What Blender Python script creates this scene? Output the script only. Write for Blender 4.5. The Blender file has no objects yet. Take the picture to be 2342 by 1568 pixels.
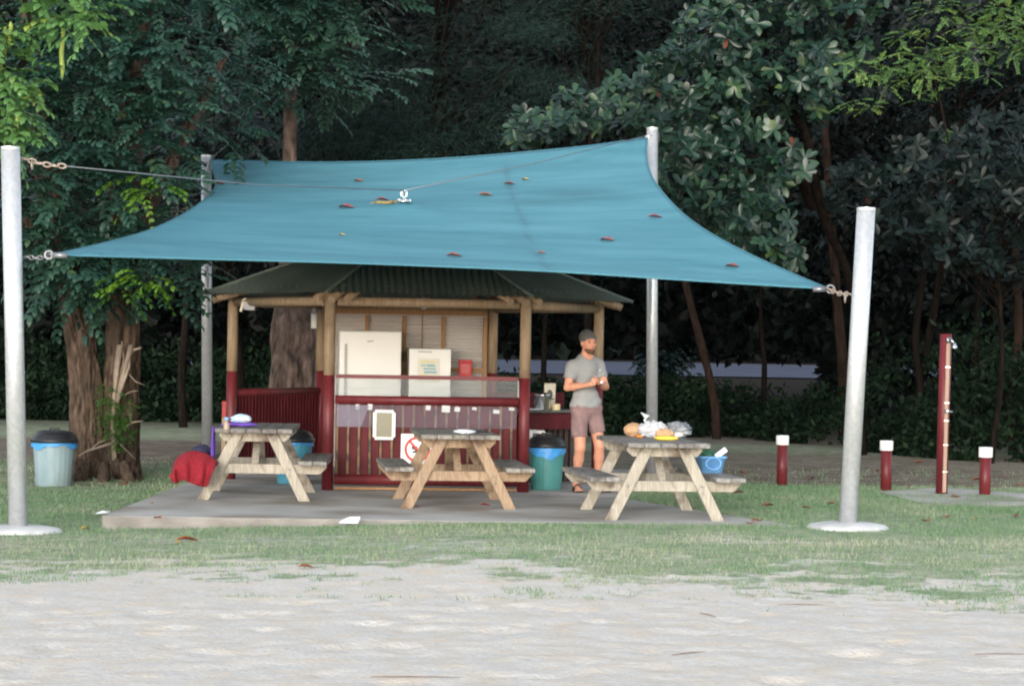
import bpy, math, random
import numpy as np
from mathutils import Vector, Matrix
random.seed(7); RNG = np.random.default_rng(11)
S = bpy.context.scene
COL = S.collection
R_ = math.radians

# ------------------------------------------------------------------ camera, sky, sun, exposure
F = 5500.0            # focal length in photo pixels (photo measured 2342 wide)
ROLL = R_(1.0)
CZ = 1.74
cam = bpy.data.cameras.new('camera'); camo = bpy.data.objects.new('camera', cam); COL.objects.link(camo)
cam.sensor_width = 36; cam.lens = 36*F/2342; cam.clip_end = 1500; cam.clip_start = .1
ca, sa = math.cos(ROLL), math.sin(ROLL)
camo.matrix_world = Matrix(((ca, -sa, 0, 0), (0, 0, -1, 0), (sa, ca, 0, CZ), (0, 0, 0, 1)))
S.camera = camo
SUN_EL, SUN_AZ = R_(12), R_(-11)      # sun behind the camera, to its left
w = bpy.data.worlds.new('World'); S.world = w; w.use_nodes = True
nt = w.node_tree; sky = nt.nodes.new('ShaderNodeTexSky'); sky.sky_type = 'NISHITA'; sky.sun_disc = False
sky.sun_elevation = SUN_EL; sky.sun_rotation = math.pi-SUN_AZ
sky.air_density = 1.0; sky.dust_density = .8; sky.ozone_density = 1.0
hs_ = nt.nodes.new('ShaderNodeHueSaturation'); hs_.inputs['Saturation'].default_value = .45; nt.links.new(sky.outputs[0], hs_.inputs['Color'])
bg = nt.nodes['Background']; nt.links.new(hs_.outputs[0], bg.inputs[0]); bg.inputs[1].default_value = .15
sl = bpy.data.lights.new('sun', 'SUN'); sl.energy = .44; sl.angle = R_(20); sl.color = (1, .97, .94)
so = bpy.data.objects.new('sun', sl); COL.objects.link(so)
sdir = Vector((math.sin(SUN_AZ)*math.cos(SUN_EL), -math.cos(SUN_AZ)*math.cos(SUN_EL), math.sin(SUN_EL)))
so.rotation_euler = sdir.to_track_quat('Z', 'Y').to_euler(); so.location = (-5, -10, 12)
S.view_settings.view_transform = 'Standard'; S.view_settings.look = 'None'
S.view_settings.exposure = 1.75; S.view_settings.gamma = 1
S.render.engine = 'CYCLES'
try: S.cycles.filter_width = 2.1
except Exception: pass

def P(px, py, d):
    """world point at distance d seen at photo pixel (px,py)"""
    u, v = px-1171, py-784
    u0 = u*ca+v*sa; v0 = -u*sa+v*ca
    return Vector((u0*d/F, d, CZ-v0*d/F))
def G(px, py, z=.125):
    u, v = px-1171, py-784
    u0 = u*ca+v*sa; v0 = -u*sa+v*ca
    d = F*(CZ-z)/v0
    return Vector((u0*d/F, d, z))

# ------------------------------------------------------------------ helpers
def tag(o, label=None, cat=None, group=None, kind=None):
    if label: o['label'] = label
    if cat: o['category'] = cat
    if group: o['group'] = group
    if kind: o['kind'] = kind
    return o
def empty(name, loc, rz=0, label=None, cat=None, group=None):
    o = bpy.data.objects.new(name, None); COL.objects.link(o); o.empty_display_size = .1
    o.location = loc; o.rotation_euler = (0, 0, rz)
    return tag(o, label, cat, group)
def children(o): return [c for c in bpy.data.objects if c.parent == o]
def copy_tree(o, parent=None):
    c = o.copy(); COL.objects.link(c); c.parent = parent
    for ch in children(o): copy_tree(ch, c)
    return c
class MB:
    def __init__(s): s.v = []; s.f = []; s.m = []
    def add(s, vs, fs, mi=0):
        b = len(s.v); s.v += [tuple(x) for x in vs]; s.f += [tuple(b+i for i in f) for f in fs]; s.m += [mi]*len(fs); return s
    def box(s, c, size, M=None, mi=0):
        hx, hy, hz = [a/2 for a in size]
        vs = [Vector((x, y, z)) for z in (-hz, hz) for y in (-hy, hy) for x in (-hx, hx)]
        if M is not None: vs = [M @ v for v in vs]
        vs = [v+Vector(c) for v in vs]
        return s.add(vs, [(0, 2, 3, 1), (4, 5, 7, 6), (0, 1, 5, 4), (2, 6, 7, 3), (0, 4, 6, 2), (1, 3, 7, 5)], mi)
    def bar(s, p0, p1, wx, wy, up=(0, 1, 0), mi=0):
        """rectangular bar from p0 to p1; wy measured along 'up', wx across"""
        p0, p1 = Vector(p0), Vector(p1); a = (p1-p0).normalized(); u = Vector(up); u = (u-a*u.dot(a)).normalized(); r = a.cross(u)
        vs = []
        for p in (p0, p1):
            for sx, sy in ((-1, -1), (1, -1), (1, 1), (-1, 1)): vs.append(p+r*sx*wx/2+u*sy*wy/2)
        return s.add(vs, [(3, 2, 1, 0), (4, 5, 6, 7), (0, 1, 5, 4), (1, 2, 6, 5), (2, 3, 7, 6), (3, 0, 4, 7)], mi)
    def prism(s, poly, axis, a0, a1, mi=0):
        """poly of 2D points extruded along axis ('x','y','z')"""
        def mk(p, a):
            return {'y': (p[0], a, p[1]), 'x': (a, p[0], p[1]), 'z': (p[0], p[1], a)}[axis]
        n = len(poly); vs = [mk(p, a0) for p in poly]+[mk(p, a1) for p in poly]
        fs = [tuple(range(n)), tuple(range(2*n-1, n-1, -1))]+[(i, i+n, (i+1) % n+n, (i+1) % n) for i in range(n)]
        return s.add(vs, fs, mi)
    def tube(s, pts, rad, n=12, cap=True, mi=0, jit=0, sq=None):
        pts = [Vector(p) for p in pts]
        if not hasattr(rad, '__len__'): rad = [rad]*len(pts)
        ref = Vector((0, 0, 1)); t0 = (pts[-1]-pts[0]).normalized()
        if abs(t0.z) > .9: ref = Vector((0, 1, 0))
        vs = []
        for i, p in enumerate(pts):
            t = (pts[min(i+1, len(pts)-1)]-pts[max(i-1, 0)]).normalized()
            a = t.cross(ref).normalized(); b = t.cross(a)
            for k in range(n):
                th = 2*math.pi*k/n; r = rad[i]
                if jit: r *= 1+jit*(math.sin(th*3+i*.35)+.7*math.sin(th*7+1+i*.2)+.5*math.sin(th*5-i*.5))
                vs.append(p+a*(r*math.cos(th))+b*(r*math.sin(th)))
        fs = []
        for i in range(len(pts)-1):
            for k in range(n):
                fs.append((i*n+k, i*n+(k+1) % n, (i+1)*n+(k+1) % n, (i+1)*n+k))
        if cap: fs += [tuple(range(n-1, -1, -1)), tuple(range((len(pts)-1)*n, len(pts)*n))]
        return s.add(vs, fs, mi)
    def lathe(s, c, prof, n=28, mi=0, wob=None):
        """prof: list of (r,z); closed at r=0 ends"""
        c = Vector(c); vs = []; fs = []
        for i, (r, z) in enumerate(prof):
            for k in range(n):
                th = 2*math.pi*k/n; rr = r*(1+(wob(th, i) if wob else 0))
                vs.append(c+Vector((rr*math.cos(th), rr*math.sin(th), z)))
        for i in range(len(prof)-1):
            for k in range(n): fs.append((i*n+k, i*n+(k+1) % n, (i+1)*n+(k+1) % n, (i+1)*n+k))
        fs += [tuple(range(n-1, -1, -1)), tuple(range((len(prof)-1)*n, len(prof)*n))]
        return s.add(vs, fs, mi)
    def torus(s, c, R, r, M=None, n=14, k=6, stretch=1, mi=0):
        vs = []; fs = []; c = Vector(c)
        for i in range(n):
            a = 2*math.pi*i/n
            for j in range(k):
                b = 2*math.pi*j/k
                v = Vector(((R+r*math.cos(b))*math.cos(a)*stretch, (R+r*math.cos(b))*math.sin(a), r*math.sin(b)))
                vs.append((M @ v if M is not None else v)+c)
        for i in range(n):
            for j in range(k): fs.append((i*k+j, ((i+1) % n)*k+j, ((i+1) % n)*k+(j+1) % k, i*k+(j+1) % k))
        return s.add(vs, fs, mi)
    def build(s, name, mats, parent=None, smooth=False, bevel=0, loc=None, autos=None):
        me = bpy.data.meshes.new(name); me.from_pydata(s.v, [], s.f)
        if not isinstance(mats, (list, tuple)): mats = [mats]
        for m in mats: me.materials.append(m)
        me.polygons.foreach_set('material_index', s.m)
        if smooth: me.polygons.foreach_set('use_smooth', [len(f) == 4 for f in s.f])
        me.update()
        o = bpy.data.objects.new(name, me); COL.objects.link(o)
        if parent: o.parent = parent
        if loc: o.location = loc
        if bevel:
            b = o.modifiers.new('bevel', 'BEVEL'); b.width = bevel; b.segments = 2; b.limit_method = 'ANGLE'
        return o
def mesh_np(name, verts, quads, mat, parent=None, smooth=False, attrs=None):
    me = bpy.data.meshes.new(name); n = len(verts); q = np.asarray(quads, dtype=np.int32)
    me.vertices.add(n); me.vertices.foreach_set('co', np.asarray(verts, dtype=np.float32).ravel())
    k = q.shape[1]
    me.loops.add(q.size); me.loops.foreach_set('vertex_index', q.ravel())
    me.polygons.add(len(q)); me.polygons.foreach_set('loop_start', np.arange(0, q.size, k, dtype=np.int32))
    me.polygons.foreach_set('loop_total', np.full(len(q), k, dtype=np.int32))
    me.polygons.foreach_set('use_smooth', np.full(len(q), smooth))
    me.update(calc_edges=True)
    for an, av in (attrs or {}).items():
        av = np.asarray(av, dtype=np.float32)
        if av.ndim == 1:
            a = me.attributes.new(an, 'FLOAT', 'POINT'); a.data.foreach_set('value', av)
        else:
            a = me.attributes.new(an, 'FLOAT_VECTOR', 'POINT'); a.data.foreach_set('vector', av.ravel())
    me.materials.append(mat)
    o = bpy.data.objects.new(name, me); COL.objects.link(o)
    if parent: o.parent = parent
    return o

# value noise in numpy
_T = RNG.random((256, 256))
def vn(x, y):
    xi = np.floor(x).astype(int); yi = np.floor(y).astype(int); fx = x-xi; fy = y-yi
    fx = fx*fx*(3-2*fx); fy = fy*fy*(3-2*fy)
    a = _T[xi & 255, yi & 255]; b = _T[(xi+1) & 255, yi & 255]; c = _T[xi & 255, (yi+1) & 255]; d = _T[(xi+1) & 255, (yi+1) & 255]
    return (a*(1-fx)+b*fx)*(1-fy)+(c*(1-fx)+d*fx)*fy
def fbm(x, y, o=4):
    s = 0; a = .5; t = 0
    for i in range(o): s = s+a*vn(x*2**i+i*17.3, y*2**i+i*9.1); t += a; a *= .5
    return s/t
def sst(x, a, b):
    t = np.clip((x-a)/(b-a), 0, 1); return t*t*(3-2*t)

# ------------------------------------------------------------------ materials
def mat(name, col, rough=.7, col2=None, scale=(8, 8, 8), nscale=5, metal=0, bump=0, bscale=40, spec=.5, lo=.35, hi=.65, detail=6, coord='Object', alpha=None, distort=0, extra=None, bdist=.01):
    m = bpy.data.materials.new(name); m.use_nodes = True; n = m.node_tree; L = n.links; b = n.nodes['Principled BSDF']
    b.inputs['Roughness'].default_value = rough; b.inputs['Metallic'].default_value = metal; b.inputs['Specular IOR Level'].default_value = spec
    b.inputs['Base Color'].default_value = (*col, 1)
    tc = n.nodes.new('ShaderNodeTexCoord'); mp = n.nodes.new('ShaderNodeMapping'); L.new(tc.outputs[coord], mp.inputs[0]); mp.inputs['Scale'].default_value = scale
    if col2 is not None:
        no = n.nodes.new('ShaderNodeTexNoise'); no.inputs['Scale'].default_value = nscale; no.inputs['Detail'].default_value = detail; no.inputs['Distortion'].default_value = distort
        L.new(mp.outputs[0], no.inputs['Vector'])
        r = n.nodes.new('ShaderNodeValToRGB'); r.color_ramp.elements[0].position = lo; r.color_ramp.elements[1].position = hi
        r.color_ramp.elements[0].color = (*col, 1); r.color_ramp.elements[1].color = (*col2, 1)
        L.new(no.outputs[0], r.inputs[0]); L.new(r.outputs[0], b.inputs['Base Color'])
        if extra:   # a third, coarser staining colour
            n2 = n.nodes.new('ShaderNodeTexNoise'); n2.inputs['Scale'].default_value = extra[1]; n2.inputs['Detail'].default_value = 5; L.new(tc.outputs[coord], n2.inputs['Vector'])
            r2 = n.nodes.new('ShaderNodeValToRGB'); r2.color_ramp.elements[0].position = extra[2]; r2.color_ramp.elements[1].position = extra[3]; L.new(n2.outputs[0], r2.inputs[0])
            mx = n.nodes.new('ShaderNodeMix'); mx.data_type = 'RGBA'; L.new(r2.outputs[0], mx.inputs[0]); L.new(r.outputs[0], mx.inputs[6]); mx.inputs[7].default_value = (*extra[0], 1)
            L.new(mx.outputs[2], b.inputs['Base Color'])
    if bump:
        nb = n.nodes.new('ShaderNodeTexNoise'); nb.inputs['Scale'].default_value = bscale; nb.inputs['Detail'].default_value = 8; L.new(mp.outputs[0], nb.inputs['Vector'])
        bp = n.nodes.new('ShaderNodeBump'); bp.inputs['Strength'].default_value = bump; bp.inputs['Distance'].default_value = bdist; L.new(nb.outputs[0], bp.inputs['Height']); L.new(bp.outputs[0], b.inputs['Normal'])
    if alpha is not None: b.inputs['Alpha'].default_value = alpha
    return m
def leafmat(name, cols, rough=.45, trans=.12, spec=.5):
    m = bpy.data.materials.new(name); m.use_nodes = True; n = m.node_tree; L = n.links; b = n.nodes['Principled BSDF']
    at = n.nodes.new('ShaderNodeAttribute'); at.attribute_name = 'rnd'
    r = n.nodes.new('ShaderNodeValToRGB'); e = r.color_ramp.elements
    while len(e) < len(cols): e.new(.5)
    for i, (p, c) in enumerate(cols): e[i].position = p; e[i].color = (*c, 1)
    L.new(at.outputs['Fac'], r.inputs[0]); L.new(r.outputs[0], b.inputs['Base Color'])
    b.inputs['Roughness'].default_value = rough; b.inputs['Specular IOR Level'].default_value = spec
    if trans:
        t = n.nodes.new('ShaderNodeBsdfTranslucent'); L.new(r.outputs[0], t.inputs[0]); mx = n.nodes.new('ShaderNodeMixShader'); mx.inputs[0].default_value = trans
        L.new(b.outputs[0], mx.inputs[1]); L.new(t.outputs[0], mx.inputs[2]); L.new(mx.outputs[0], n.nodes['Material Output'].inputs[0])
    return m
M = {}
M['galv'] = mat('galvanised_steel', (.50, .52, .54), .34, (.60, .62, .64), (3, 3, 3), 9, metal=.5, bump=.04, bscale=30)
M['galv_dark'] = mat('galvanised_small', (.25, .26, .28), .45, metal=.8)
M['rust'] = mat('rusty_chain', (.30, .20, .13), .6, (.45, .42, .40), (1, 1, 1), 30, metal=.5)
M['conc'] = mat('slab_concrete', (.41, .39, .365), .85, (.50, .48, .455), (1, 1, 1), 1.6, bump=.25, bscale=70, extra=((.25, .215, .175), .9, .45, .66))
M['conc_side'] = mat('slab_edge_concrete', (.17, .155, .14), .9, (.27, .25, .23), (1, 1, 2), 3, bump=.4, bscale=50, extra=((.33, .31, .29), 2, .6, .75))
M['conc_light'] = mat('footing_concrete', (.46, .46, .46), .85, (.60, .60, .60), (1, 1, 1), 5, bump=.4, bscale=40)
M['red'] = mat('maroon_paint', (.105, .012, .016), .45, (.140, .020, .024), (3, 3, 1), 4, bump=.08, bscale=25, spec=.35)
M['red_sheet'] = mat('maroon_sheet', (.075, .008, .013), .6, (.105, .014, .019), (2, 2, 1), 3, spec=.2)
M['pole_wood'] = mat('treated_pine_pole', (.23, .155, .09), .75, (.32, .235, .15), (10, 10, 1.2), 3, bump=.3, bscale=8, extra=((.15, .09, .055), 3, .55, .75))
M['stud'] = mat('stud_timber', (.30, .15, .06), .7, (.36, .20, .09), (10, 10, 1), 3)
M['batten'] = mat('batten_timber', (.17, .105, .055), .75, (.24, .155, .085), (12, 12, 1), 4, extra=((.055, .05, .035), 7, .45, .6))
M['wall_cream'] = mat('cream_sheet', (.44, .41, .39), .55, (.49, .46, .44), (1, 1, 3), 2)
M['roof'] = mat('roof_green', (.070, .090, .074), .45, (.10, .12, .095), (1, 1, 1), 2, extra=((.10, .085, .065), .9, .55, .75))
M['white'] = mat('fridge_white', (.78, .78, .76), .3, (.82, .82, .80), (1, 1, 1), 2)
M['white_paint'] = mat('white_paint', (.80, .80, .80), .5, (.74, .74, .73), (1, 1, 1), 6)
M['grey_plastic'] = mat('grey_plastic', (.30, .30, .31), .5, (.34, .34, .35))
M['cream_plastic'] = mat('cream_plastic', (.60, .54, .42), .5, (.55, .5, .4))
M['black'] = mat('black_plastic', (.012, .013, .015), .4, (.02, .021, .024), bump=.1)
M['binbag'] = mat('blue_bin_bag', (.035, .25, .62), .35, (.06, .33, .72), (6, 6, 20), 3, bump=.5, bscale=6)
M['bin_grey'] = mat('bin_grey_blue', (.21, .30, .335), .5, (.27, .36, .395), (3, 3, 1), 3, extra=((.22, .27, .25), 4, .55, .75))
M['bin_teal'] = mat('bin_teal', (.055, .22, .21), .45, (.08, .30, .29), (3, 3, 1), 3, extra=((.09, .24, .23), 5, .55, .75))
M['bin_blue'] = mat('bin_blue', (.07, .30, .42), .45, (.09, .35, .47), (3, 3, 1), 3)
M['towel'] = mat('red_terry', (.20, .006, .015), .95, (.27, .010, .022), (1, 1, 1), 30, bump=1, bscale=160, bdist=.006)
M['purple'] = mat('purple_cloth', (.13, .05, .42), .9, (.18, .09, .5), (1, 1, 1), 15, bump=.4, bscale=60)
M['paleblue'] = mat('pale_blue_cloth', (.35, .55, .80), .7, (.7, .75, .8), (1, 1, 1), 12)
M['navy'] = mat('navy_cloth', (.02, .02, .05), .9, (.03, .03, .07))
M['skin'] = mat('skin', (.56, .26, .165), .55, (.62, .30, .20), (1, 1, 1), 12)
M['skin'].node_tree.nodes['Principled BSDF'].inputs['Subsurface Weight'].default_value = .08
M['skin'].node_tree.nodes['Principled BSDF'].inputs['Subsurface Radius'].default_value = (.02, .008, .004)
M['shirt'] = mat('grey_jersey', (.265, .27, .275), .9, (.295, .30, .305), (1, 1, 1), 30, bump=.2, bscale=90)
M['shorts'] = mat('mauve_cotton', (.215, .135, .135), .9, (.25, .16, .16), (1, 1, 1), 25, bump=.2, bscale=80)
M['beanie'] = mat('grey_knit', (.075, .072, .068), .95, (.11, .105, .10), (1, 1, 3), 60, bump=.6, bscale=120)
M['beard'] = mat('short_beard', (.10, .048, .028), .9, (.16, .08, .048), (1, 1, 1), 80)
M['dark_hair'] = mat('dark_detail', (.03, .02, .02), .8)
M['lips'] = mat('lips', (.42, .13, .11), .5)
M['eye'] = mat('eye', (.035, .028, .028), .3)
M['bark'] = mat('rough_bark', (.022, .016, .013), .92, (.15, .105, .078), (6, 6, 1.6), 3.4, bump=1, bscale=5, bdist=.05, lo=.3, hi=.7, extra=((.06, .045, .035), 2.0, .5, .65))
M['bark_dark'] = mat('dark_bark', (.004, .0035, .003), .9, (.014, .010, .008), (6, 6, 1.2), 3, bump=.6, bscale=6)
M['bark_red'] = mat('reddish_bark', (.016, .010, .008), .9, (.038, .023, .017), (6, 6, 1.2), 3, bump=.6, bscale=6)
for k_ in ('bark', 'bark_dark', 'bark_red'): M[k_].node_tree.nodes['Principled BSDF'].inputs['Specular IOR Level'].default_value = .08
M['root'] = mat('aerial_root', (.19, .145, .11), .85, (.29, .235, .18), (1, 1, 1), 8)
M['steel'] = mat('bright_steel', (.75, .74, .72), .16, metal=1)
M['chrome'] = mat('chrome', (.6, .62, .64), .2, metal=1)
M['paper_bag'] = mat('brown_paper', (.42, .25, .14), .8, (.52, .33, .19), (1, 1, 1), 14, bump=.6, bscale=20)
M['clearbag'] = mat('clear_bag', (.62, .64, .68), .25, (.75, .77, .82), (1, 1, 1), 10, alpha=.55, bump=.8, bscale=22, bdist=.02)
M['smokebag'] = mat('smoky_bag', (.16, .18, .2), .2, (.5, .52, .56), (1, 1, 1), 12, alpha=.6, bump=.8, bscale=20, bdist=.02)
M['yellow'] = mat('yellow_pack', (.72, .50, .03), .5, (.78, .58, .08), (1, 1, 1), 15)
M['orange'] = mat('orange_fruit', (.65, .22, .03), .5)
M['tub_blue'] = mat('tub_blue', (.14, .36, .70), .4, (.18, .42, .76), (1, 1, 1), 4)
M['green_dark'] = mat('dark_green_stuff', (.01, .06, .035), .7, (.03, .11, .06), (1, 1, 1), 20)
M['tan_panel'] = mat('timber_strip', (.28, .18, .14), .7, (.34, .23, .175), (12, 12, 1), 3)
M['sign_white'] = mat('sign_white', (.78, .78, .76), .45, (.74, .74, .72))
M['sign_red'] = mat('sign_red', (.62, .03, .03), .5)
M['sign_black'] = mat('sign_black', (.015, .015, .018), .5)
M['text_blue'] = mat('text_blue', (.22, .45, .52), .6)
M['text_grey'] = mat('text_grey', (.22, .22, .25), .6)
M['text_yellow'] = mat('text_yellow', (.75, .68, .30), .6)
M['slat'] = mat('dark_slats', (.05, .035, .03), .7, (.07, .05, .04)); M['paper'] = mat('paper', (.74, .72, .64), .7)
M['slate'] = mat('slate_panel', (.17, .16, .11), .3, (.20, .19, .13))
M['candle'] = mat('cream_tin', (.70, .58, .33), .5)
M['litter_white'] = mat('litter_white', (.68, .74, .88), .5, (.78, .8, .85))
M['leaf_red'] = mat('fallen_leaf_red', (.17, .03, .03), .7, (.26, .08, .06), (1, 1, 1), 20)
M['leaf_orange'] = mat('fallen_leaf_orange', (.42, .14, .04), .7, (.3, .08, .03), (1, 1, 1), 20)
M['leaf_yellow'] = mat('fallen_leaf_yellow', (.5, .38, .08), .7, (.42, .3, .08), (1, 1, 1), 20)
M['leaf_pink'] = mat('fallen_leaf_pink', (.32, .13, .13), .7, (.2, .06, .07), (1, 1, 1), 20)
M['twig'] = mat('dry_twig', (.14, .09, .07), .9, (.2, .14, .1))
def glassmat(name, tint, amt, rough=.05):
    m = bpy.data.materials.new(name); m.use_nodes = True; n = m.node_tree; L = n.links
    tr = n.nodes.new('ShaderNodeBsdfTransparent'); tr.inputs[0].default_value = (.90, .92, .92, 1)
    b = n.nodes['Principled BSDF']; b.inputs['Base Color'].default_value = (*tint, 1); b.inputs['Roughness'].default_value = rough
    no = n.nodes.new('ShaderNodeTexNoise'); no.inputs['Scale'].default_value = 6; no.inputs['Detail'].default_value = 4
    mr = n.nodes.new('ShaderNodeMapRange'); mr.inputs[1].default_value = .35; mr.inputs[2].default_value = .7; mr.inputs[3].default_value = amt*.7; mr.inputs[4].default_value = amt*1.4
    L.new(no.outputs[0], mr.inputs[0])
    mx = n.nodes.new('ShaderNodeMixShader'); L.new(mr.outputs[0], mx.inputs[0]); L.new(tr.outputs[0], mx.inputs[1]); L.new(b.outputs[0], mx.inputs[2]); L.new(mx.outputs[0], n.nodes['Material Output'].inputs[0])
    return m
M['glass'] = glassmat('dusty_glass', (.45, .47, .48), .12)
M['perspex'] = glassmat('scratched_perspex', (.50, .42, .54), .075, .3)
def woodset(tag_, top, top2, side, side2):
    t = mat('table_top_'+tag_, top, .8, top2, (14, 1.2, 14), 2.5, bump=.5, bscale=6, extra=((top[0]*.45, top[1]*.42, top[2]*.42), 3.5, .52, .7))
    s = mat('table_timber_'+tag_, side, .75, side2, (16, 12, 2.2), 3, bump=.45, bscale=6, distort=.8, extra=((side[0]*.5, side[1]*.42, side[2]*.4), 4.5, .56, .68))
    return t, s
WOOD = {'grey': woodset('grey', (.13, .12, .11), (.25, .235, .22), (.27, .24, .195), (.42, .375, .31)),
        'tan': woodset('tan', (.15, .135, .11), (.28, .26, .235), (.23, .155, .095), (.36, .255, .17)),
        'pale': woodset('pale', (.15, .14, .13), (.28, .27, .255), (.28, .25, .20), (.43, .39, .33))}
# shade cloth
def sailmat():
    m = bpy.data.materials.new('shade_cloth'); m.use_nodes = True; n = m.node_tree; L = n.links; b = n.nodes['Principled BSDF']
    tc = n.nodes.new('ShaderNodeTexCoord'); mp = n.nodes.new('ShaderNodeMapping'); mp.inputs['Scale'].default_value = (.35, 1.4, 1); mp.inputs['Rotation'].default_value = (0, 0, .25); L.new(tc.outputs['Object'], mp.inputs[0])
    no = n.nodes.new('ShaderNodeTexNoise'); no.inputs['Scale'].default_value = 1.5; no.inputs['Detail'].default_value = 7; no.inputs['Roughness'].default_value = .65; L.new(mp.outputs[0], no.inputs[0])
    r = n.nodes.new('ShaderNodeValToRGB'); r.color_ramp.elements[0].position = .3; r.color_ramp.elements[1].position = .68
    r.color_ramp.elements[0].color = (.056, .195, .248, 1); r.color_ramp.elements[1].color = (.100, .278, .345, 1); L.new(no.outputs[0], r.inputs[0])
    at = n.nodes.new('ShaderNodeAttribute'); at.attribute_name = 'stain_and_shade'
    n2 = n.nodes.new('ShaderNodeTexNoise'); n2.inputs['Scale'].default_value = 5; n2.inputs['Detail'].default_value = 6; L.new(mp.outputs[0], n2.inputs[0])
    mu = n.nodes.new('ShaderNodeMath'); mu.operation = 'MULTIPLY'; L.new(at.outputs['Fac'], mu.inputs[0]); L.new(n2.outputs[0], mu.inputs[1])
    mx = n.nodes.new('ShaderNodeMix'); mx.data_type = 'RGBA'; L.new(mu.outputs[0], mx.inputs[0]); L.new(r.outputs[0], mx.inputs[6]); mx.inputs[7].default_value = (.035, .085, .10, 1)
    L.new(mx.outputs[2], b.inputs['Base Color']); b.inputs['Roughness'].default_value = .75; b.inputs['Specular IOR Level'].default_value = .25
    wv = n.nodes.new('ShaderNodeTexNoise'); wv.inputs['Scale'].default_value = 120; L.new(tc.outputs['Object'], wv.inputs[0])
    bp = n.nodes.new('ShaderNodeBump'); bp.inputs['Strength'].default_value = .3; bp.inputs['Distance'].default_value = .004; L.new(wv.outputs[0], bp.inputs['Height'])
    b2 = n.nodes.new('ShaderNodeBump'); b2.inputs['Strength'].default_value = .5; b2.inputs['Distance'].default_value = .05; L.new(no.outputs[0], b2.inputs['Height']); L.new(bp.outputs[0], b2.inputs['Normal']); L.new(b2.outputs[0], b.inputs['Normal'])
    return m
M['sail'] = sailmat()

# ------------------------------------------------------------------ ground
SLAB = [(-3.66, 21.62), (2.62, 21.86), (1.25, 25.2), (1.6, 31.2), (-3.55, 31.2)]
def hgt(x, y):
    front = .11*sst(x, -3.8, .6)+.012
    back = .09+0*x
    t = sst(y, 25.5, 29.5)
    h = front*(1-t)+back*t
    sand = 1-sst(y, 15.5, 18.5)
    h = h*(1-.6*sand)
    far = sst(y, 60, 85); h = h+far*.45+sst(y, 85, 112)*.42+sst(y, 118, 175)*32
    return h
def dens(x, y):
    """grass density"""
    n = fbm(x*.55+3, y*1.1, 5); n2 = fbm(x*2.2+40, y*3.5+9, 4)
    edge = 18.0+1.3*(fbm(x*.35+9, y*0+2, 3)-.5)-.9*sst(x, -4, 3)     # where the lawn ends towards the sand
    g = sst(y+3.8*(n2-.5)+3.0*(fbm(x*5+3, y*6, 4)-.5), edge-1.3, edge+1.0)
    bare = .62+.55*(n-.5)*2
    # worn pale band in front of the slab
    worn = sst(y, 16.5, 18.0)*(1-sst(y, 20.0, 21.2))
    g = g*np.clip(bare+.2-worn*(.26-.55*(n2-.3))+.25*sst(y, 20.4, 21.4), 0, 1)
    pth = sst(y, 29.5, 31.5)*(1-sst(y, 36.5, 40))
    pleft = np.where(x < -2.5, sst(y, 30.5, 32)*(1-sst(y, 37, 41)), 0)
    pr = sst(y, 28.4+.0*x, 29.4)*(1-sst(y, 33, 36))*sst(x, .2, 1.5)
    leftdirt = (1-sst(x, -4.6, -3.4))*sst(y, 25.8, 27.5)*(1-sst(y, 30, 33))*.6
    g = g*(1-np.clip(np.maximum(np.maximum(pleft, pr), pth*.8), 0, 1)*.93)*(1-leftdirt)
    g = g*(1-.75*sst(y, 38, 42)*(1-sst(y, 48, 52))*(x > 0))
    g = g*(1-sst(y, 52, 60))
    return np.clip(g, 0, 1)
xs = np.concatenate([[-400, -150, -60, -30, -18], np.arange(-12, -7.2, .3), np.arange(-7.2, 7.2, .045), np.arange(7.2, 12, .3), [12, 18, 30, 60, 150, 400]])
ys = np.concatenate([[-60, -20, 0, 6, 9], np.arange(10.2, 24, .045), np.arange(24, 34, .1), np.arange(34, 60, .5), np.arange(60, 130, 3), [140, 155, 170, 260, 500]])
X, Y = np.meshgrid(xs, ys)
H = hgt(X, Y)
sandm = 1-sst(Y, 16.5, 20)
bump = (fbm(X*1.6, Y*1.6, 2)-.5)*.012+(fbm(X*5.0+30, Y*5.0, 4)-.5)*.030-.020*sst(fbm(X*3.6+11, Y*3.6+5, 2), .64, .80)
calm = sst(Y, 15.6, 16.6)
Hs = bump*sandm*(1-.55*calm)+(fbm(X*3, Y*3, 3)-.5)*.018*(1-sandm)
inslab = (X > -3.9)*(X < 2.9)*(Y > 21.4)*(Y < 31.5)
Hs = np.where(inslab, np.minimum(Hs, 0)-.004, Hs)
H = H+Hs*(Y < 60)*(np.abs(X) < 12)*(Y > 9)
D = dens(X, Y)
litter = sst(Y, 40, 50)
nx_, ny_ = len(xs), len(ys)
V = np.stack([X.ravel(), Y.ravel(), H.ravel()], 1)
i0 = (np.arange(ny_-1)[:, None]*nx_+np.arange(nx_-1)[None]).ravel()
Q = np.stack([i0, i0+1, i0+1+nx_, i0+nx_], 1)
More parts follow.
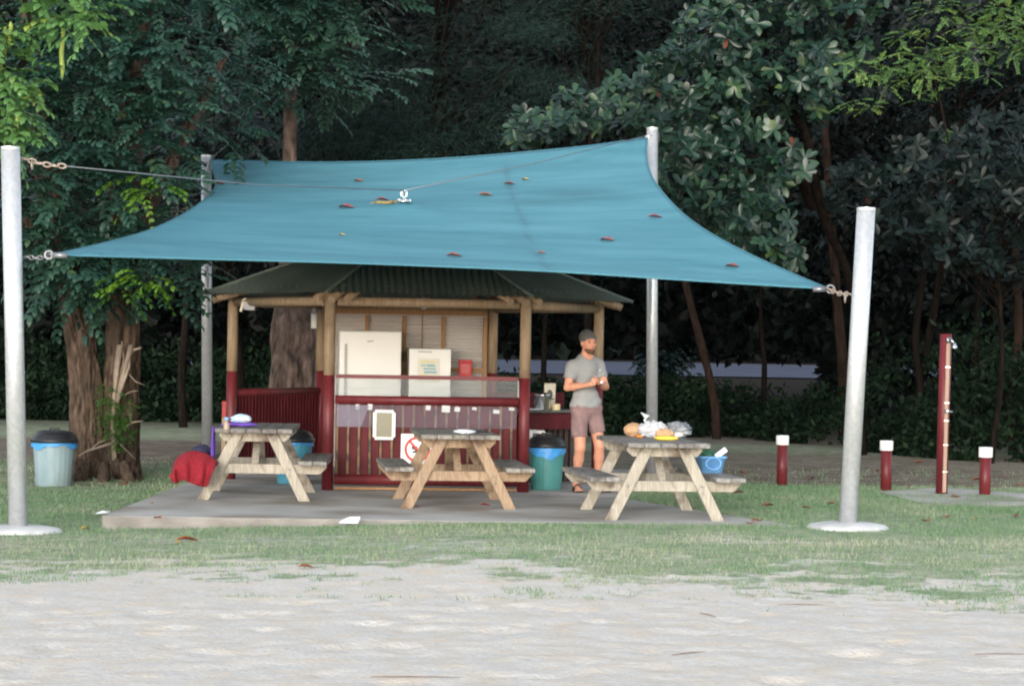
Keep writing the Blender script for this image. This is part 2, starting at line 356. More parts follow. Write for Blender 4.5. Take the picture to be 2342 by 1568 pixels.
def groundmat():
    m = bpy.data.materials.new('ground'); m.use_nodes = True; n = m.node_tree; L = n.links; b = n.nodes['Principled BSDF']; b.inputs['Roughness'].default_value = .95; b.inputs['Specular IOR Level'].default_value = .2
    tc = n.nodes.new('ShaderNodeTexCoord')
    def noise(sc, det=6, vec=None):
        x = n.nodes.new('ShaderNodeTexNoise'); x.inputs['Scale'].default_value = sc; x.inputs['Detail'].default_value = det; x.inputs['Roughness'].default_value = .6
        L.new(vec or tc.outputs['Object'], x.inputs[0]); return x.outputs[0]
    def ramp(f, a, ca_, b_, cb):
        r = n.nodes.new('ShaderNodeValToRGB'); r.color_ramp.elements[0].position = a; r.color_ramp.elements[1].position = b_; r.color_ramp.elements[0].color = (*ca_, 1); r.color_ramp.elements[1].color = (*cb, 1); L.new(f, r.inputs[0]); return r.outputs[0]
    def mix(f, a, b_):
        x = n.nodes.new('ShaderNodeMix'); x.data_type = 'RGBA'; L.new(f, x.inputs[0]); L.new(a, x.inputs[6]); L.new(b_, x.inputs[7]); return x.outputs[2]
    def attr(s):
        a = n.nodes.new('ShaderNodeAttribute'); a.attribute_name = s; return a.outputs['Fac']
    sand = mix(ramp(noise(4.5, 12), .45, (0, 0, 0), .68, (1, 1, 1)), ramp(noise(30, 4), .3, (.56, .52, .472), .7, (.67, .625, .57)), ramp(noise(9, 6), .3, (.565, .475, .375), .7, (.65, .56, .455)))
    speck = ramp(noise(17, 4), .66, (0, 0, 0), .74, (1, 1, 1))
    dk = n.nodes.new('ShaderNodeRGB'); dk.outputs[0].default_value = (.30, .26, .22, 1)
    mu = n.nodes.new('ShaderNodeMath'); mu.operation = 'MULTIPLY'; L.new(speck, mu.inputs[0]); mu.inputs[1].default_value = .45
    sand = mix(mu.outputs[0], sand, dk.outputs[0])
    dirt = mix(ramp(noise(3, 7), .4, (0, 0, 0), .6, (1, 1, 1)), ramp(noise(20), .3, (.19, .145, .115), .7, (.28, .225, .185)), ramp(noise(35), .35, (.10, .075, .055), .7, (.17, .13, .10)))
    grass = mix(ramp(noise(4, 6), .4, (0, 0, 0), .62, (1, 1, 1)), ramp(noise(60, 3), .3, (.14, .21, .11), .7, (.22, .29, .17)), ramp(noise(45, 3), .3, (.30, .29, .21), .7, (.44, .42, .32)))
    base = mix(attr('dirt'), sand, dirt)
    # break the lawn edge up with a fine noise
    a = n.nodes.new('ShaderNodeMath'); a.operation = 'ADD'; L.new(attr('grass'), a.inputs[0])
    s2 = n.nodes.new('ShaderNodeMath'); s2.operation = 'MULTIPLY_ADD'; L.new(noise(11, 8), s2.inputs[0]); s2.inputs[1].default_value = 1.5; s2.inputs[2].default_value = -.75; L.new(s2.outputs[0], a.inputs[1])
    gm = n.nodes.new('ShaderNodeMapRange'); gm.inputs[1].default_value = .18; gm.inputs[2].default_value = .58; gm.inputs[4].default_value = .93; L.new(a.outputs[0], gm.inputs[0])
    c = mix(gm.outputs[0], base, grass)
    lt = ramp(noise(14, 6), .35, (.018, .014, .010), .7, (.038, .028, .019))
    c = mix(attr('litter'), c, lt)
    L.new(c, b.inputs['Base Color'])
    bp = n.nodes.new('ShaderNodeBump'); bp.inputs['Strength'].default_value = .6; bp.inputs['Distance'].default_value = .03; L.new(noise(26, 9), bp.inputs['Height']); L.new(bp.outputs[0], b.inputs['Normal'])
    return m
dirtm = sst(Y, 20.8, 24.5)*np.clip(1.15-.0*X, 0, 1)
ground = mesh_np('ground', V, Q, groundmat(), smooth=True, attrs={'grass': D.ravel(), 'dirt': dirtm.ravel(), 'litter': (litter*.95).ravel()})
tag(ground, kind='structure')

# grass blades, one piece of stuff
def blades():
    N = 420000
    x = RNG.uniform(-7, 7, N); y = 12+RNG.random(N)**1.15*(33-12)
    keep = np.abs(x) < y*.225+.3; x, y = x[keep], y[keep]
    d = dens(x, y)*(.35+1.1*fbm(x*1.3+7, y*1.6, 4))
    # stray tufts on the sand
    tuft = (fbm(x*1.6+60, y*2.4+3, 4) > .60)*(y > 15.9)*(y < 20)*.8
    d = np.maximum(d, tuft)
    keep = (RNG.random(len(x)) < d*.95) & ~((x > -3.6) & (x < 1.2) & (y > 21.66)) & ~((x > 1.15) & (x < 2.62-(y-21.86)*.41) & (y > 21.86) & (y < 25.3))
    x, y = x[keep], y[keep]; n = len(x)
    z = hgt(x, y)+.0
    s = .55+.9*fbm(x*1.7, y*2, 3); hh = RNG.uniform(.016, .042, n)*s
    a = RNG.uniform(0, 2*math.pi, n); wd = RNG.uniform(.003, .006, n)*(1+(y > 24)*.6)
    lean = RNG.normal(0, .6, (n, 2))*hh[:, None]
    v = np.empty((n, 3, 3)); v[:, 0] = np.stack([x-np.cos(a)*wd, y-np.sin(a)*wd, z-.012], 1); v[:, 1] = np.stack([x+np.cos(a)*wd, y+np.sin(a)*wd, z-.012], 1)
    v[:, 2] = np.stack([x+lean[:, 0], y+lean[:, 1], z+hh], 1)
    rnd = np.clip(.55*fbm(x*1.2+5, y*1.4, 4)+.45*RNG.random(n)+.16*sst(y, 17, 18.2)*(1-sst(y, 20, 21.5))+.05, 0, 1)
    o = mesh_np('grass', v.reshape(-1, 3), np.arange(n*3).reshape(-1, 3), leafmat('grass_blades', [(.2, (.08, .17, .07)), (.42, (.15, .27, .13)), (.68, (.22, .31, .17)), (.95, (.48, .46, .33))], .6, .25), attrs={'rnd': np.repeat(rnd, 3)})
    tag(o, 'short patchy green and straw lawn grass between the sand and the concrete slab', 'grass', kind='stuff')
blades()

# road far behind the trees
rd = MB(); 
for i in range(6):
    y0, y1 = 90+i*3.0, 90+(i+1)*3.0
    z0, z1 = [float(hgt(np.array([0.]), np.array([yy]))[0])+.05 for yy in (y0, y1)]
    rd.add([(-60, y0, z0), (80, y0, z0), (80, y1, z1), (-60, y1, z1)], [(0, 1, 2, 3)])
tag(rd.build('road', mat('far_road', (.095, .105, .15), .7, (.13, .14, .19), (1, 1, 1), .8)), kind='structure')

# slabs
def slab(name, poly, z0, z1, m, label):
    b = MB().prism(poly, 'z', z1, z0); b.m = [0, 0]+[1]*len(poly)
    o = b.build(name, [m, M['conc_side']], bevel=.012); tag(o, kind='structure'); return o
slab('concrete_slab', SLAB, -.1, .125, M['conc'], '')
A_, B_, C_ = G(2010, 1128, .11), G(2120, 1158, .11), G(2420, 1160, .11)
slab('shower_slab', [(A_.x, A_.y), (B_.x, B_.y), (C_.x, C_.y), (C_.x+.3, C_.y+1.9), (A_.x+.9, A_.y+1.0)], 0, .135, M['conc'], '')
E1, E2 = G(2440, 1196, .11), G(2290, 1192, .11)
slab('paving_strip', [(E2.x, E2.y), (E1.x, E1.y-.1), (E1.x, E1.y+.1), (E2.x+.1, E2.y+.1)], 0, .12, M['conc_light'], '')

# ------------------------------------------------------------------ sail posts and sail
def gpoint(px, py):
    p = G(px, py, .05); 
    for _ in range(4): p = G(px, py, float(hgt(np.array([p.x]), np.array([p.y]))[0]))
    return p
def sail_post(base, top, r, label, foot=True):
    o = empty('sail_post', base, 0, label, 'post', 'steel posts holding the shade sail')
    t = top-base
    MB().tube([(0, 0, -.05), t*.5, t], r, 28).build('pole', M['galv'], o, smooth=True)
    MB().lathe(t, [(r*.6, .015), (r*1.03, .012), (r*1.04, -.012), (r*1.0, -.02)][::-1], 28).build('cap', M['galv'], o, smooth=False)
    if foot:
        MB().lathe((0, 0, 0), [(.37, -.08), (.365, .01), (.33, .035), (.22, .055), (.0, .06)], 36, wob=lambda th, i: .04*math.sin(3*th+1)+.03*math.sin(5*th)).build('footing', M['conc_light'], o, smooth=True)
    return o
bl = gpoint(42, 1216); br = gpoint(1938, 1208)
tl = P(24, 339, bl.y-.15); tr_ = P(1981, 478, br.y-.2)
sail_post(bl, tl, .082, 'nearest left steel post at the left edge, the tallest looking, leaning outward')
sail_post(br, tr_, .082, 'right front steel post leaning outward on its round pale concrete footing')
bbl = gpoint(474, 1062); bbr = gpoint(1491, 1084)
sail_post(bbl, P(472, 357, 31.0), .068, 'slim warm lit steel post behind the red towel left of the hut', False)
sail_post(bbr, P(1492, 294, bbr.y+.1), .072, 'rear right steel post rising highest beside the standing man', False)

Lp = [(118, 583, 20.9), (244, 554, 22.8), (345, 525, 24.5), (423, 488, 26.1), (469, 455, 27.5), (490, 432, 28.6), (493, 412, 29.5), (487, 390, 30.3), (483, 366, 31.0)]
Rp = [(1895, 660, 22.1), (1807, 623, 23.1), (1702, 575, 24.1), (1618, 529, 25.2), (1555, 482, 26.4), (1505, 426, 27.7), (1486, 390, 28.7), (1479, 357, 29.5), (1480, 315, 30.3)]
Fp = [(118, 583, 20.9), (450, 592, 21.6), (750, 600, 22.0), (1000, 609, 22.3), (1250, 620, 22.4), (1500, 636, 22.4), (1750, 652, 22.25), (1895, 660, 22.1)]
Bp = [(483, 366, 31.0), (600, 369, 30.65), (740, 371, 30.3), (900, 368, 30.05), (1050, 360, 29.9), (1200, 348, 29.85), (1350, 333, 30.0), (1480, 315, 30.3)]
def curve(pts):
    p = [P(*q) for q in pts]; L_ = [0]
    for a, b in zip(p, p[1:]): L_.append(L_[-1]+(b-a).length)
    L_ = np.array(L_)/L_[-1]; A = np.array([tuple(q) for q in p])
    def cr(t):   # catmull-rom by chord length
        t = min(max(t, 0), 1); i = min(int(np.searchsorted(L_, t, side='right'))-1, len(A)-2); i = max(i, 0)
        h = (t-L_[i])/(L_[i+1]-L_[i]); 
        def tan(k):
            if k == 0: return (A[1]-A[0])/(L_[1]-L_[0])
            if k == len(A)-1: return (A[-1]-A[-2])/(L_[-1]-L_[-2])
            return (A[k+1]-A[k-1])/(L_[k+1]-L_[k-1])
        dt = L_[i+1]-L_[i]
        return (2*h**3-3*h**2+1)*A[i]+(h**3-2*h**2+h)*dt*tan(i)+(-2*h**3+3*h**2)*A[i+1]+(h**3-h**2)*dt*tan(i+1)
    return cr
cl, cr_, cf, cb = curve(Lp), curve(Rp), curve(Fp), curve(Bp)
NU, NV = 110, 70
SV = np.zeros((NV+1, NU+1, 3)); 
UU = np.linspace(0, 1, NU+1); VV = np.linspace(0, 1, NV+1)
CF = np.array([cf(u) for u in UU]); CB = np.array([cb(u) for u in UU]); CL = np.array([cl(v) for v in VV]); CR = np.array([cr_(v) for v in VV])
for j, v in enumerate(VV):
    u = UU[:, None]
    SV[j] = (1-v)*CF+v*CB+(1-u)*CL[j]+u*CR[j]-((1-u)*(1-v)*CF[0]+u*(1-v)*CF[-1]+(1-u)*v*CB[0]+u*v*CB[-1])
def proj(p):
    u0 = p[..., 0]*F/p[..., 1]; v0 = (CZ-p[..., 2])*F/p[..., 1]
    return 1171+u0*ca-v0*sa, 784+u0*sa+v0*ca
def on_sail(px, py):
    qx, qy = proj(SV); k = np.argmin((qx-px)**2+(qy-py)**2); return np.unravel_index(k, qx.shape)
fj, fi = on_sail(925, 488)
for ci, cj in ((0, 0), (NU, 0), (0, NV), (NU, NV)):      # tension wrinkles fanning out of the corners
    dx_, dy_ = np.meshgrid((np.arange(NU+1)-ci)*6/NU, (np.arange(NV+1)-cj)*9/NV); r_c = np.hypot(dx_, dy_); an_ = np.arctan2(np.abs(dy_), np.abs(dx_)+1e-6)
    SV[..., 2] += .022*np.exp(-r_c/1.1)*np.minimum(r_c/.4, 1)*np.sin(an_*17+ci)*np.sin(np.clip(an_*2, 0, math.pi))
ju, iu = np.meshgrid(np.arange(NV+1), np.arange(NU+1), indexing='ij')
rr = np.sqrt(((ju-fj)*(9/NV))**2+((iu-fi)*(6/NU))**2)
SV[..., 2] += .10*np.exp(-rr/.35)+.03*np.exp(-(rr/1.2)**2)
st = np.zeros((NV+1, NU+1))
def stain_and_shade(px, py, ru, rv, a):
    j, i = on_sail(px, py); st[...] = np.maximum(st, a*np.exp(-(((iu-i)/ru)**2+((ju-j)/rv)**2)))
stain_and_shade(1320, 445, 9, 3, .7); stain_and_shade(1230, 462, 7, 2, .6); stain_and_shade(1400, 450, 6, 3, .4); stain_and_shade(560, 385, 8, 6, .7); stain_and_shade(700, 400, 18, 7, .35); stain_and_shade(520, 375, 7, 4, .7)  # real stains, plus back-left shading put into the cloth colour
stain_and_shade(300, 540, 7, 3, .4); stain_and_shade(1180, 560, 3, 8, .25); stain_and_shade(960, 590, 30, 1.4, .25)
# seam line running from back to front
for px, py in [(1160, 400), (1165, 425), (1172, 450), (1180, 475), (1195, 510), (1205, 545), (1225, 580), (1245, 610)]:
    stain_and_shade(px, py, .8, 4, .75)
i0 = (np.arange(NV)[:, None]*(NU+1)+np.arange(NU)[None]).ravel()
sail = empty('shade_sail', tuple(SV[0, 0]), 0, 'large taut teal blue shade sail stretched over the hut and picnic tables', 'shade sail')
O3 = np.array(SV[0, 0])
fab = mesh_np('fabric', (SV-O3).reshape(-1, 3), np.stack([i0, i0+1, i0+NU+2, i0+NU+1], 1), M['sail'], sail, True, {'stain_and_shade': st.ravel()})
so_ = fab.modifiers.new('thick', 'SOLIDIFY'); so_.thickness = .006; so_.offset = 0
hem = MB(); per = [SV[0, i]-O3 for i in range(0, NU+1, 2)]+[SV[j, NU]-O3 for j in range(2, NV+1, 2)]+[SV[NV, i]-O3 for i in range(NU-2, -1, -2)]+[SV[j, 0]-O3 for j in range(NV-2, -1, -2)]
hem.tube(per, .009, 6); hem.build('hem', mat('sail_hem', (.05, .17, .22), .7, (.06, .2, .26)), sail, smooth=True)
ft = Vector(SV[fj, fi]-O3)
fm = MB(); fm.lathe(ft+Vector((0, 0, .0)), [(.085, -.005), (.09, .008), (.075, .015), (.025, .02), (.012, .04), (.012, .05)], 20)
fm.torus(ft+Vector((0, 0, .09)), .036, .006, Matrix.Rotation(R_(90), 3, 'X')); fm.torus(ft+Vector((0, 0, .09)), .036, .006, Matrix.Rotation(R_(60), 3, 'Z') @ Matrix.Rotation(R_(90), 3, 'X'))
for k in range(6): fm.lathe(ft+Vector((.07*math.cos(k), .07*math.sin(k), .012)), [(.011, 0), (.011, .018), (.0, .02)], 8)
fm.build('centre_fitting', M['steel'], sail, smooth=True)
# overhead wire: left front post top - centre fitting - right rear post top
def cable(name, pts, r, m, label, group=None):
    o = MB().tube(pts, r, 8).build(name, m, smooth=True); tag(o, label, 'cable', group); return o
fw = Vector(SV[fj, fi])+Vector((0, 0, .128))
pA = P(150, 380, bl.y+.1)
cable('support_wire', [pA, pA.lerp(fw, .5)+Vector((0, 0, -.05)), fw], .006, M['galv_dark'], 'thin steel wire from the left front post to the sail fitting')
cable('support_wire', [fw, fw.lerp(P(1476, 311, 30.2), .5)+Vector((0, 0, -.03)), P(1476, 311, 30.2)], .006, M['galv_dark'], 'thin dark wire from the sail fitting up to the rear right post')
def chain(p0, p1, label, m='rust', link=.05, tail=0):
    p0, p1 = Vector(p0), Vector(p1); n = max(2, int((p1-p0).length/(link*1.15))); b = MB(); a = (p1-p0).normalized()
    q = a.to_track_quat('X', 'Z').to_matrix()
    for i in range(n):
        c = p0.lerp(p1, (i+.5)/n)+Vector((0, 0, -.02*math.sin(math.pi*(i+.5)/n)))
        b.torus(c, link*.42, .008, q @ Matrix.Rotation(R_(90*(i % 2)+20), 3, 'X'), 12, 6, 1.6)
    for i in range(tail):
        b.torus(p0.lerp(p1, .25)+Vector((0, 0, -.05-i*.055)), link*.42, .008, Matrix.Rotation(R_(90), 3, 'Y') @ Matrix.Rotation(R_(90*(i % 2)), 3, 'X'), 12, 6, 1.6)
    tag(b.build('chain', M[m], smooth=True), label, 'chain', 'chains tensioning the sail')
chain(P(48, 360, bl.y), P(150, 380, bl.y+.1), 'upper chain on the left front post joined to the thin wire', tail=1)
chain(P(56, 586, bl.y), P(118, 583, 20.9), 'lower chain tying the left sail corner to its post', 'galv_dark', link=.04)
chain(P(1946, 672, br.y), P(1895, 660, 22.1), 'rusty chain tying the right sail corner to its post', tail=1)
chain(P(1486, 308, 30.3), P(1478, 314, 30.3), 'short shackle at the top of the rear right post', 'galv')
# corner plates
for p, lx in ((P(112, 583, 20.9), 1), (P(1899, 661, 22.1), -1)):
    b = MB(); b.torus((0, 0, 0), .035, .011, Matrix.Rotation(R_(90), 3, 'X')); b.bar((lx*.03, 0, 0), (lx*.16, 0, -.004), .02, .05, (0, 0, 1)); o = b.build('corner_shackle', M['galv_dark'], sail, smooth=True, loc=p-Vector(O3))

# leaves lying on the sail
def leaf_obj(name, loc, size, m, label, group, rz=None, tilt=(0, 0)):
    b = MB(); n = 7; vs = []; fs = []
    for i in range(n):
        t = i/(n-1); wdt = .32*math.sin(math.pi*min(t*1.02, 1)**.8)+.01; curl = .03*math.sin(t*5)+.03
        vs += [(t-.5, -wdt, curl+wdt*.45), (t-.5, 0, curl-.03), (t-.5, wdt, curl+wdt*.35)]
    for i in range(n-1):
        for k in range(2): fs.append((i*3+k, (i+1)*3+k, (i+1)*3+k+1, i*3+k+1))
    b.add([(x*size, y*size, z*size) for x, y, z in vs], fs)
    b.tube([(-.5*size, 0, .07*size), (-.68*size, .03*size, .05*size)], .012*size, 4)
    o = b.build(name, m, smooth=True); o.location = loc; o.rotation_euler = (tilt[0], tilt[1], random.uniform(0, 6.28) if rz is None else rz)
    tag(o, label, 'leaf', group); return o
GS = 'fallen leaves lying on the shade sail'
for px, py, s, m, lab in [(503, 425, .15, 'leaf_red', 'dark fallen leaf at the back left corner of the sail'), (793, 476, .19, 'leaf_pink', 'pink curled leaf on the sail left of the brown pod'),
        (875, 460, .15, 'leaf_red', 'small red leaf on the sail just above the brown pod'), (820, 418, .12, 'leaf_orange', 'small tan leaf high on the sail near its back edge'),
        (1110, 449, .15, 'leaf_orange', 'orange brown leaf on the sail under the dark wire'), (1166, 422, .13, 'leaf_pink', 'reddish leaf on the sail beside the dark wire'),
        (1203, 414, .10, 'leaf_yellow', 'tiny yellow green leaf on the sail above the dark stained patch'), (1499, 500, .15, 'leaf_pink', 'faded red leaf near the right curved edge of the sail'),
        (1391, 551, .16, 'leaf_pink', 'pale brown leaf lying in the middle right of the sail'), (1043, 588, .15, 'leaf_red', 'dark red leaf near the front edge of the sail'),
        (1672, 608, .14, 'leaf_red', 'purplish leaf on the sail nearest its right front corner'), (783, 539, .08, 'leaf_yellow', 'tiny straw coloured leaf on the front left of the sail'),
        (1240, 582, .08, 'leaf_orange', 'small brown scrap on the sail by the seam')]:
    j, i = on_sail(px, py); leaf_obj('fallen_leaf', Vector(SV[j, i])+Vector((0, 0, .015)), s, M[m], lab, GS, rz=random.uniform(-.6, .6), tilt=(R_(14), 0))
j, i = on_sail(886, 471)
b = MB(); b.tube([(-.17, 0, 0), (-.08, .01, .012), (0, 0, .008), (.09, -.01, .022), (.17, .0, .034)], [.006, .016, .019, .017, .006], 8)
o = b.build('seed_pod', mat('seed_pod_brown', (.38, .28, .08), .6, (.08, .05, .02), (10, 1, 1), 2), smooth=True); o.location = Vector(SV[j, i])+Vector((0, 0, .03)); o.rotation_euler = (R_(12), 0, .06)
tag(o, 'long yellow brown seed pod lying on the sail beside the centre fitting', 'seed pod')

# ------------------------------------------------------------------ hut
HC = Vector((-1.10, 27.83, .125)); HR = R_(6)
HS = 2.12
hut = empty('picnic_hut', HC, HR, 'six sided open kitchen hut with green iron roof and maroon painted posts', 'hut')
def hv(k, r=HS, z=0): a = R_(60*k); return Vector((r*math.cos(a), r*math.sin(a), z))
NAMES = {4: 'front left', 5: 'front right'}
POST_TOP = 2.12
for k in range(6):
    p = hv(k); b = MB()
    b.tube([p, p+Vector((0, 0, .7)), p+Vector((0, 0, 1.235))], [.062, .061, .060], 20, mi=1)
    b.tube([p+Vector((0, 0, 1.2352)), p+Vector((0, 0, 1.7)), p+Vector((0, 0, POST_TOP))], [.0605, .060, .059], 20, mi=0)
    b.build('post', [M['pole_wood'], M['red']], hut, smooth=True)
# ring beams
for k in range(6):
    a, c = hv(k, HS, 2.03), hv(k+1, HS, 2.03)
    d_ = (c-a).normalized()*.075
    MB().tube([a+d_, c-d_], .050, 14).build('ring_beam', M['pole_wood'], hut, smooth=True)
RR, EZ, AZ = 2.50, 2.115, 3.02
bpy.context.view_layer.update()
def rl(px, d_, z): q = P(px, 670, d_); l = hut.matrix_world.inverted() @ q; return Vector((l.x, l.y, z))
RPT = {0: hv(0, RR, EZ), 1: hv(1, RR, EZ), 2: hv(2, RR, EZ), 3: hv(3, RR-.03, EZ), 4: rl(748, 25.62, EZ+.01), 5: rl(1217, 25.85, EZ)}
def rp(k): return RPT[k % 6].copy()
def roof_facet(k):
    a, c = rp(k), rp(k+1); ap = Vector((0, 0, AZ)); e = (c-a); Ln = e.length; e.normalize(); mid = (a+c)/2; s0 = (ap-mid).dot(e); up = (ap-mid-e*s0); Hn = up.length; up.normalize(); nr = e.cross(up).normalized()
    if nr.z < 0: nr = -nr
    per_ = .0762; step = per_/6; n = int(Ln/step); b = MB(); vs = []; fs = []
    for i in range(n+1):
        s = -Ln/2+Ln*i/n; t = Hn*((s+Ln/2)/(s0+Ln/2) if s < s0 else (Ln/2-s)/(Ln/2-s0)); off = .010*math.cos(2*math.pi*s/per_)
        p0 = mid+e*s+nr*off; vs += [p0, p0+up*t+e*0]
    for i in range(n): fs.append((2*i, 2*i+2, 2*i+3, 2*i+1))
    b.add(vs, fs)
    # screws near the eave
    s = -Ln/2+.2
    while s < Ln/2-.15:
        p = mid+e*s+up*.16+nr*.012; b.lathe(p, [(.010, -.004), (.010, .006), (.0, .008)], 6, mi=1); s += per_*2
    o = b.build('roof_sheet', [M['roof'], M['galv_dark']], hut, smooth=True)
for k in range(6): roof_facet(k)
for k in range(6):
    ap = Vector((0, 0, AZ+.012)); a = rp(k); a = a+(a-ap).normalized()*.02; a.z += .005
    MB().tube([a, ap], .020, 8).build('hip_cap', M['roof'], hut, smooth=True)
    q0 = rp(k)*.955; q0.z = EZ-.07; q1 = Vector((0, 0, AZ-.09)); MB().tube([q0, q0.lerp(q1, .5), q1*1], [.042, .042, .040], 12).build('rafter', M['pole_wood'], hut, smooth=True)
for k in range(6):   # middle rafters with round ends showing at the eaves
    m0 = (rp(k)+rp(k+1))/2; m0.z = 0; ed = (rp(k+1)-rp(k))/2; ed.z = 0
    for sgn in (-.80, .80):
        q0 = m0*.985+ed*sgn+Vector((0, 0, EZ-.055)); q1 = (m0*.45+ed*sgn*.42)+Vector((0, 0, EZ+.42-.1)); MB().tube([q0, q1], [.038, .038], 12).build('rafter', M['pole_wood'], hut, smooth=True)
# underside lining is bare; purlin ring
for k in range(6):
    a, c = hv(k, 1.3, EZ+.34), hv(k+1, 1.3, EZ+.34); MB().bar(a, c, .07, .04).build('purlin', M['stud'], hut)

def side(k):   # local frame of side k: origin at post k, axis to post k+1, outward normal
    a, c = hv(k), hv(k+1); e = (c-a).normalized(); return a, c, e, Vector((e.y, -e.x, 0))
# front side is k=4 (posts 4 and 5)
a, c, e, nrm = side(4); Ls = (c-a).length
def pt(x, z, o=0): return a+e*x+Vector((0, 0, z))+nrm*o
MB().tube([pt(.07, .975), pt(Ls-.07, .975)], .047, 14).build('handrail', M['red'], hut, smooth=True)
MB().bar(pt(.072, 1.225), pt(Ls-.072, 1.225), .03, .042, (0, 0, 1)).build('upper_rail', M['red'], hut)
MB().tube([pt(.07, .115), pt(Ls-.07, .115)], .058, 14).build('bottom_rail', M['red'], hut, smooth=True)
MB().bar(pt(.075, .022), pt(Ls-.075, .022), .05, .026, (0, 0, 1)).build('sill', M['stud'], hut)
g = MB().bar(pt(.075, 1.113), pt(Ls-.075, 1.113), .006, .178, (0, 0, 1)).build('glass_pane', M['glass'], hut)
for x in (.07, Ls-.07): MB().bar(pt(x, 1.025), pt(x, 1.203), .03, .012, tuple(e)).build('glass_frame', M['grey_plastic'], hut)
# cladding: maroon trimdeck between exposed timber battens
b = MB(); x = .085; vs = []; prof = []
while x < Ls-.08: prof.append(x); x += .118
b.bar(pt(.078, .545, -.03), pt(Ls-.078, .545, -.03), .008, .76, (0, 0, 1))
for i, x in enumerate(prof): b.bar(pt(x+.052, .545, -.018), pt(min(x+.108, Ls-.08), .545, -.018), .014, .758, (0, 0, 1))
b.build('cladding', M['red_sheet'], hut)
bt = MB()
for i, x in enumerate(prof): MB().bar(pt(x+.010, .17, -.012), pt(x+.010, .925, -.012), .024, .03, tuple(nrm)).build('batten', M['batten'], hut)
MB().bar(pt(.085, .80, .012), pt(Ls-.085, .80, .012), .005, .235, (0, 0, 1)).build('perspex_strip', M['perspex'], hut)
MB().add([pt(.09, .918, .008), pt(.44, .918, .008), pt(.35, .683, .008), pt(.09, .683, .008)], [(0, 1, 2, 3)]).build('pale_reflection', mat('lilac_reflection', (.42, .36, .48), .5, alpha=.42), hut)  # reflection in the perspex, painted as a pale see-through lilac sheet
# white stickers and paper bits behind the perspex
b = MB()
for x, z, w_, h_ in [(.29, .90, .04, .055), (.42, .90, .05, .06), (1.22, .89, .09, .07), (1.36, .89, .06, .05), (1.05, .90, .05, .05), (1.55, .90, .05, .03), (1.78, .87, .07, .04), (1.95, .9, .06, .03)]:
    MB().bar(pt(x, z, .006), pt(x+w_, z-.004, .006), .002, h_, (0, 0, 1)).build('notice_scrap', M['sign_white'], hut)
# slate panel with white frame
sp = MB(); sp.bar(pt(.507, .71, .028), pt(.693, .71, .028), .01, .27, (0, 0, 1))
o = sp.build('notice_board', M['slate'], hut)
fb = MB()
for x0, x1, z, h_ in [(.50, .70, .855, .03), (.50, .70, .563, .03)]: fb.bar(pt(x0, z, .036), pt(x1, z, .036), .014, h_, (0, 0, 1))
for x in (.497, .703): fb.bar(pt(x-.0, .575, .035), pt(x, .845, .035), .014, .036, tuple(e))
fb.build('frame', M['white_paint'], o, bevel=.004)
# left rear side panel: k=2 (posts 2 and 3)  = back-left to left
a2, c2, e2, n2 = side(2); L2 = (c2-a2).length
def pt2(x, z, o=0): return a2+e2*x+Vector((0, 0, z))+n2*o
b = MB(); x = .08
b.bar(pt2(.075, .52), pt2(L2-.075, .52), .01, .9, (0, 0, 1))
while x < L2-.1: b.bar(pt2(x, .075, -.012), pt2(x, .965, -.012), .014, .03, tuple(n2)); x += .076
b.build('side_panel', M['red_sheet'], hut)
MB().tube([pt2(.07, .99), pt2(L2-.07, .99)], .042, 12).build('side_rail', M['red'], hut, smooth=True)
# back wall k=1 (posts 1 and 2)
a1, c1, e1, n1 = side(1); L1 = (c1-a1).length
def pt1(x, z, o=0): return c1-e1*x+Vector((0, 0, z))+n1*o     # x from back-left post to back-right
b = MB(); nrow = 46; vs = []; fs = []
for i in range(nrow*4+1):
    z = .05+1.93*i/(nrow*4); off = .009*math.cos(i/4*2*math.pi)+.035
    vs += [pt1(.06, z, off), pt1(L1-.06, z, off)]
for i in range(nrow*4): fs.append((2*i, 2*i+1, 2*i+3, 2*i+2))
b.add(vs, fs); wl = b.build('back_wall', M['wall_cream'], hut, smooth=True)
b = MB()
for x in (.10, .56, 1.02, 1.50, 2.02): MB().bar(pt1(x, .05, -.02), pt1(x, 1.93, -.02), .045, .07, tuple(n1)).build('wall_stud', M['stud'], hut)
b = MB(); b.bar(pt1(.08, 1.975, -.02), pt1(L1-.08, 1.975, -.02), .09, .07, (0, 0, 1)); b.build('top_plate', M['stud'], hut)
b = MB(); b.bar(pt1(1.05, 1.27, -.045), pt1(2.0, 1.27, -.045), .045, .05, (0, 0, 1)); b.build('wall_rail', M['stud'], hut)
MB().bar(pt1(.95, 1.42, -.03), pt1(.95+.28, 1.42, -.03), .05, .12, (0, 0, 1)).build('timber_block', M['batten'], hut)
MB().tube([pt1(1.24, 1.95, -.05), pt1(1.24, 1.2, -.05)], .008, 6).build('conduit', M['stud'], hut)
# cupboard end inside right of the wall (maroon), lower
# counter along side k=5 (front right) .. set inside on side k=0? runs from front right post back towards the right post
HW = lambda v: hut.matrix_world @ v
bpy.context.view_layer.update()
def W2L(p): return hut.matrix_world.inverted() @ Vector(p)
c0, c1_ = W2L(P(1196, 938, 26.95)), W2L(P(1352, 940, 27.6))
c0.z = c1_.z = .835
ed = (c1_-c0).normalized(); en = Vector((-ed.y, ed.x, 0))
cb_ = MB()
cb_.prism([(c0.x, c0.y), (c1_.x, c1_.y), (c1_.x+en.x*.5, c1_.y+en.y*.5), (c0.x+en.x*.5, c0.y+en.y*.5)], 'z', .835, .865)
bench = empty('kitchen_counter', HW(Vector((c0.x, c0.y, 0))), 0, 'maroon kitchen counter with pot and tin at the right end of the hut', 'counter')
def W(p): return HW(Vector(p))-bench.location
def Wt(mb):
    mb.v = [tuple(W(v)) for v in mb.v]; return mb
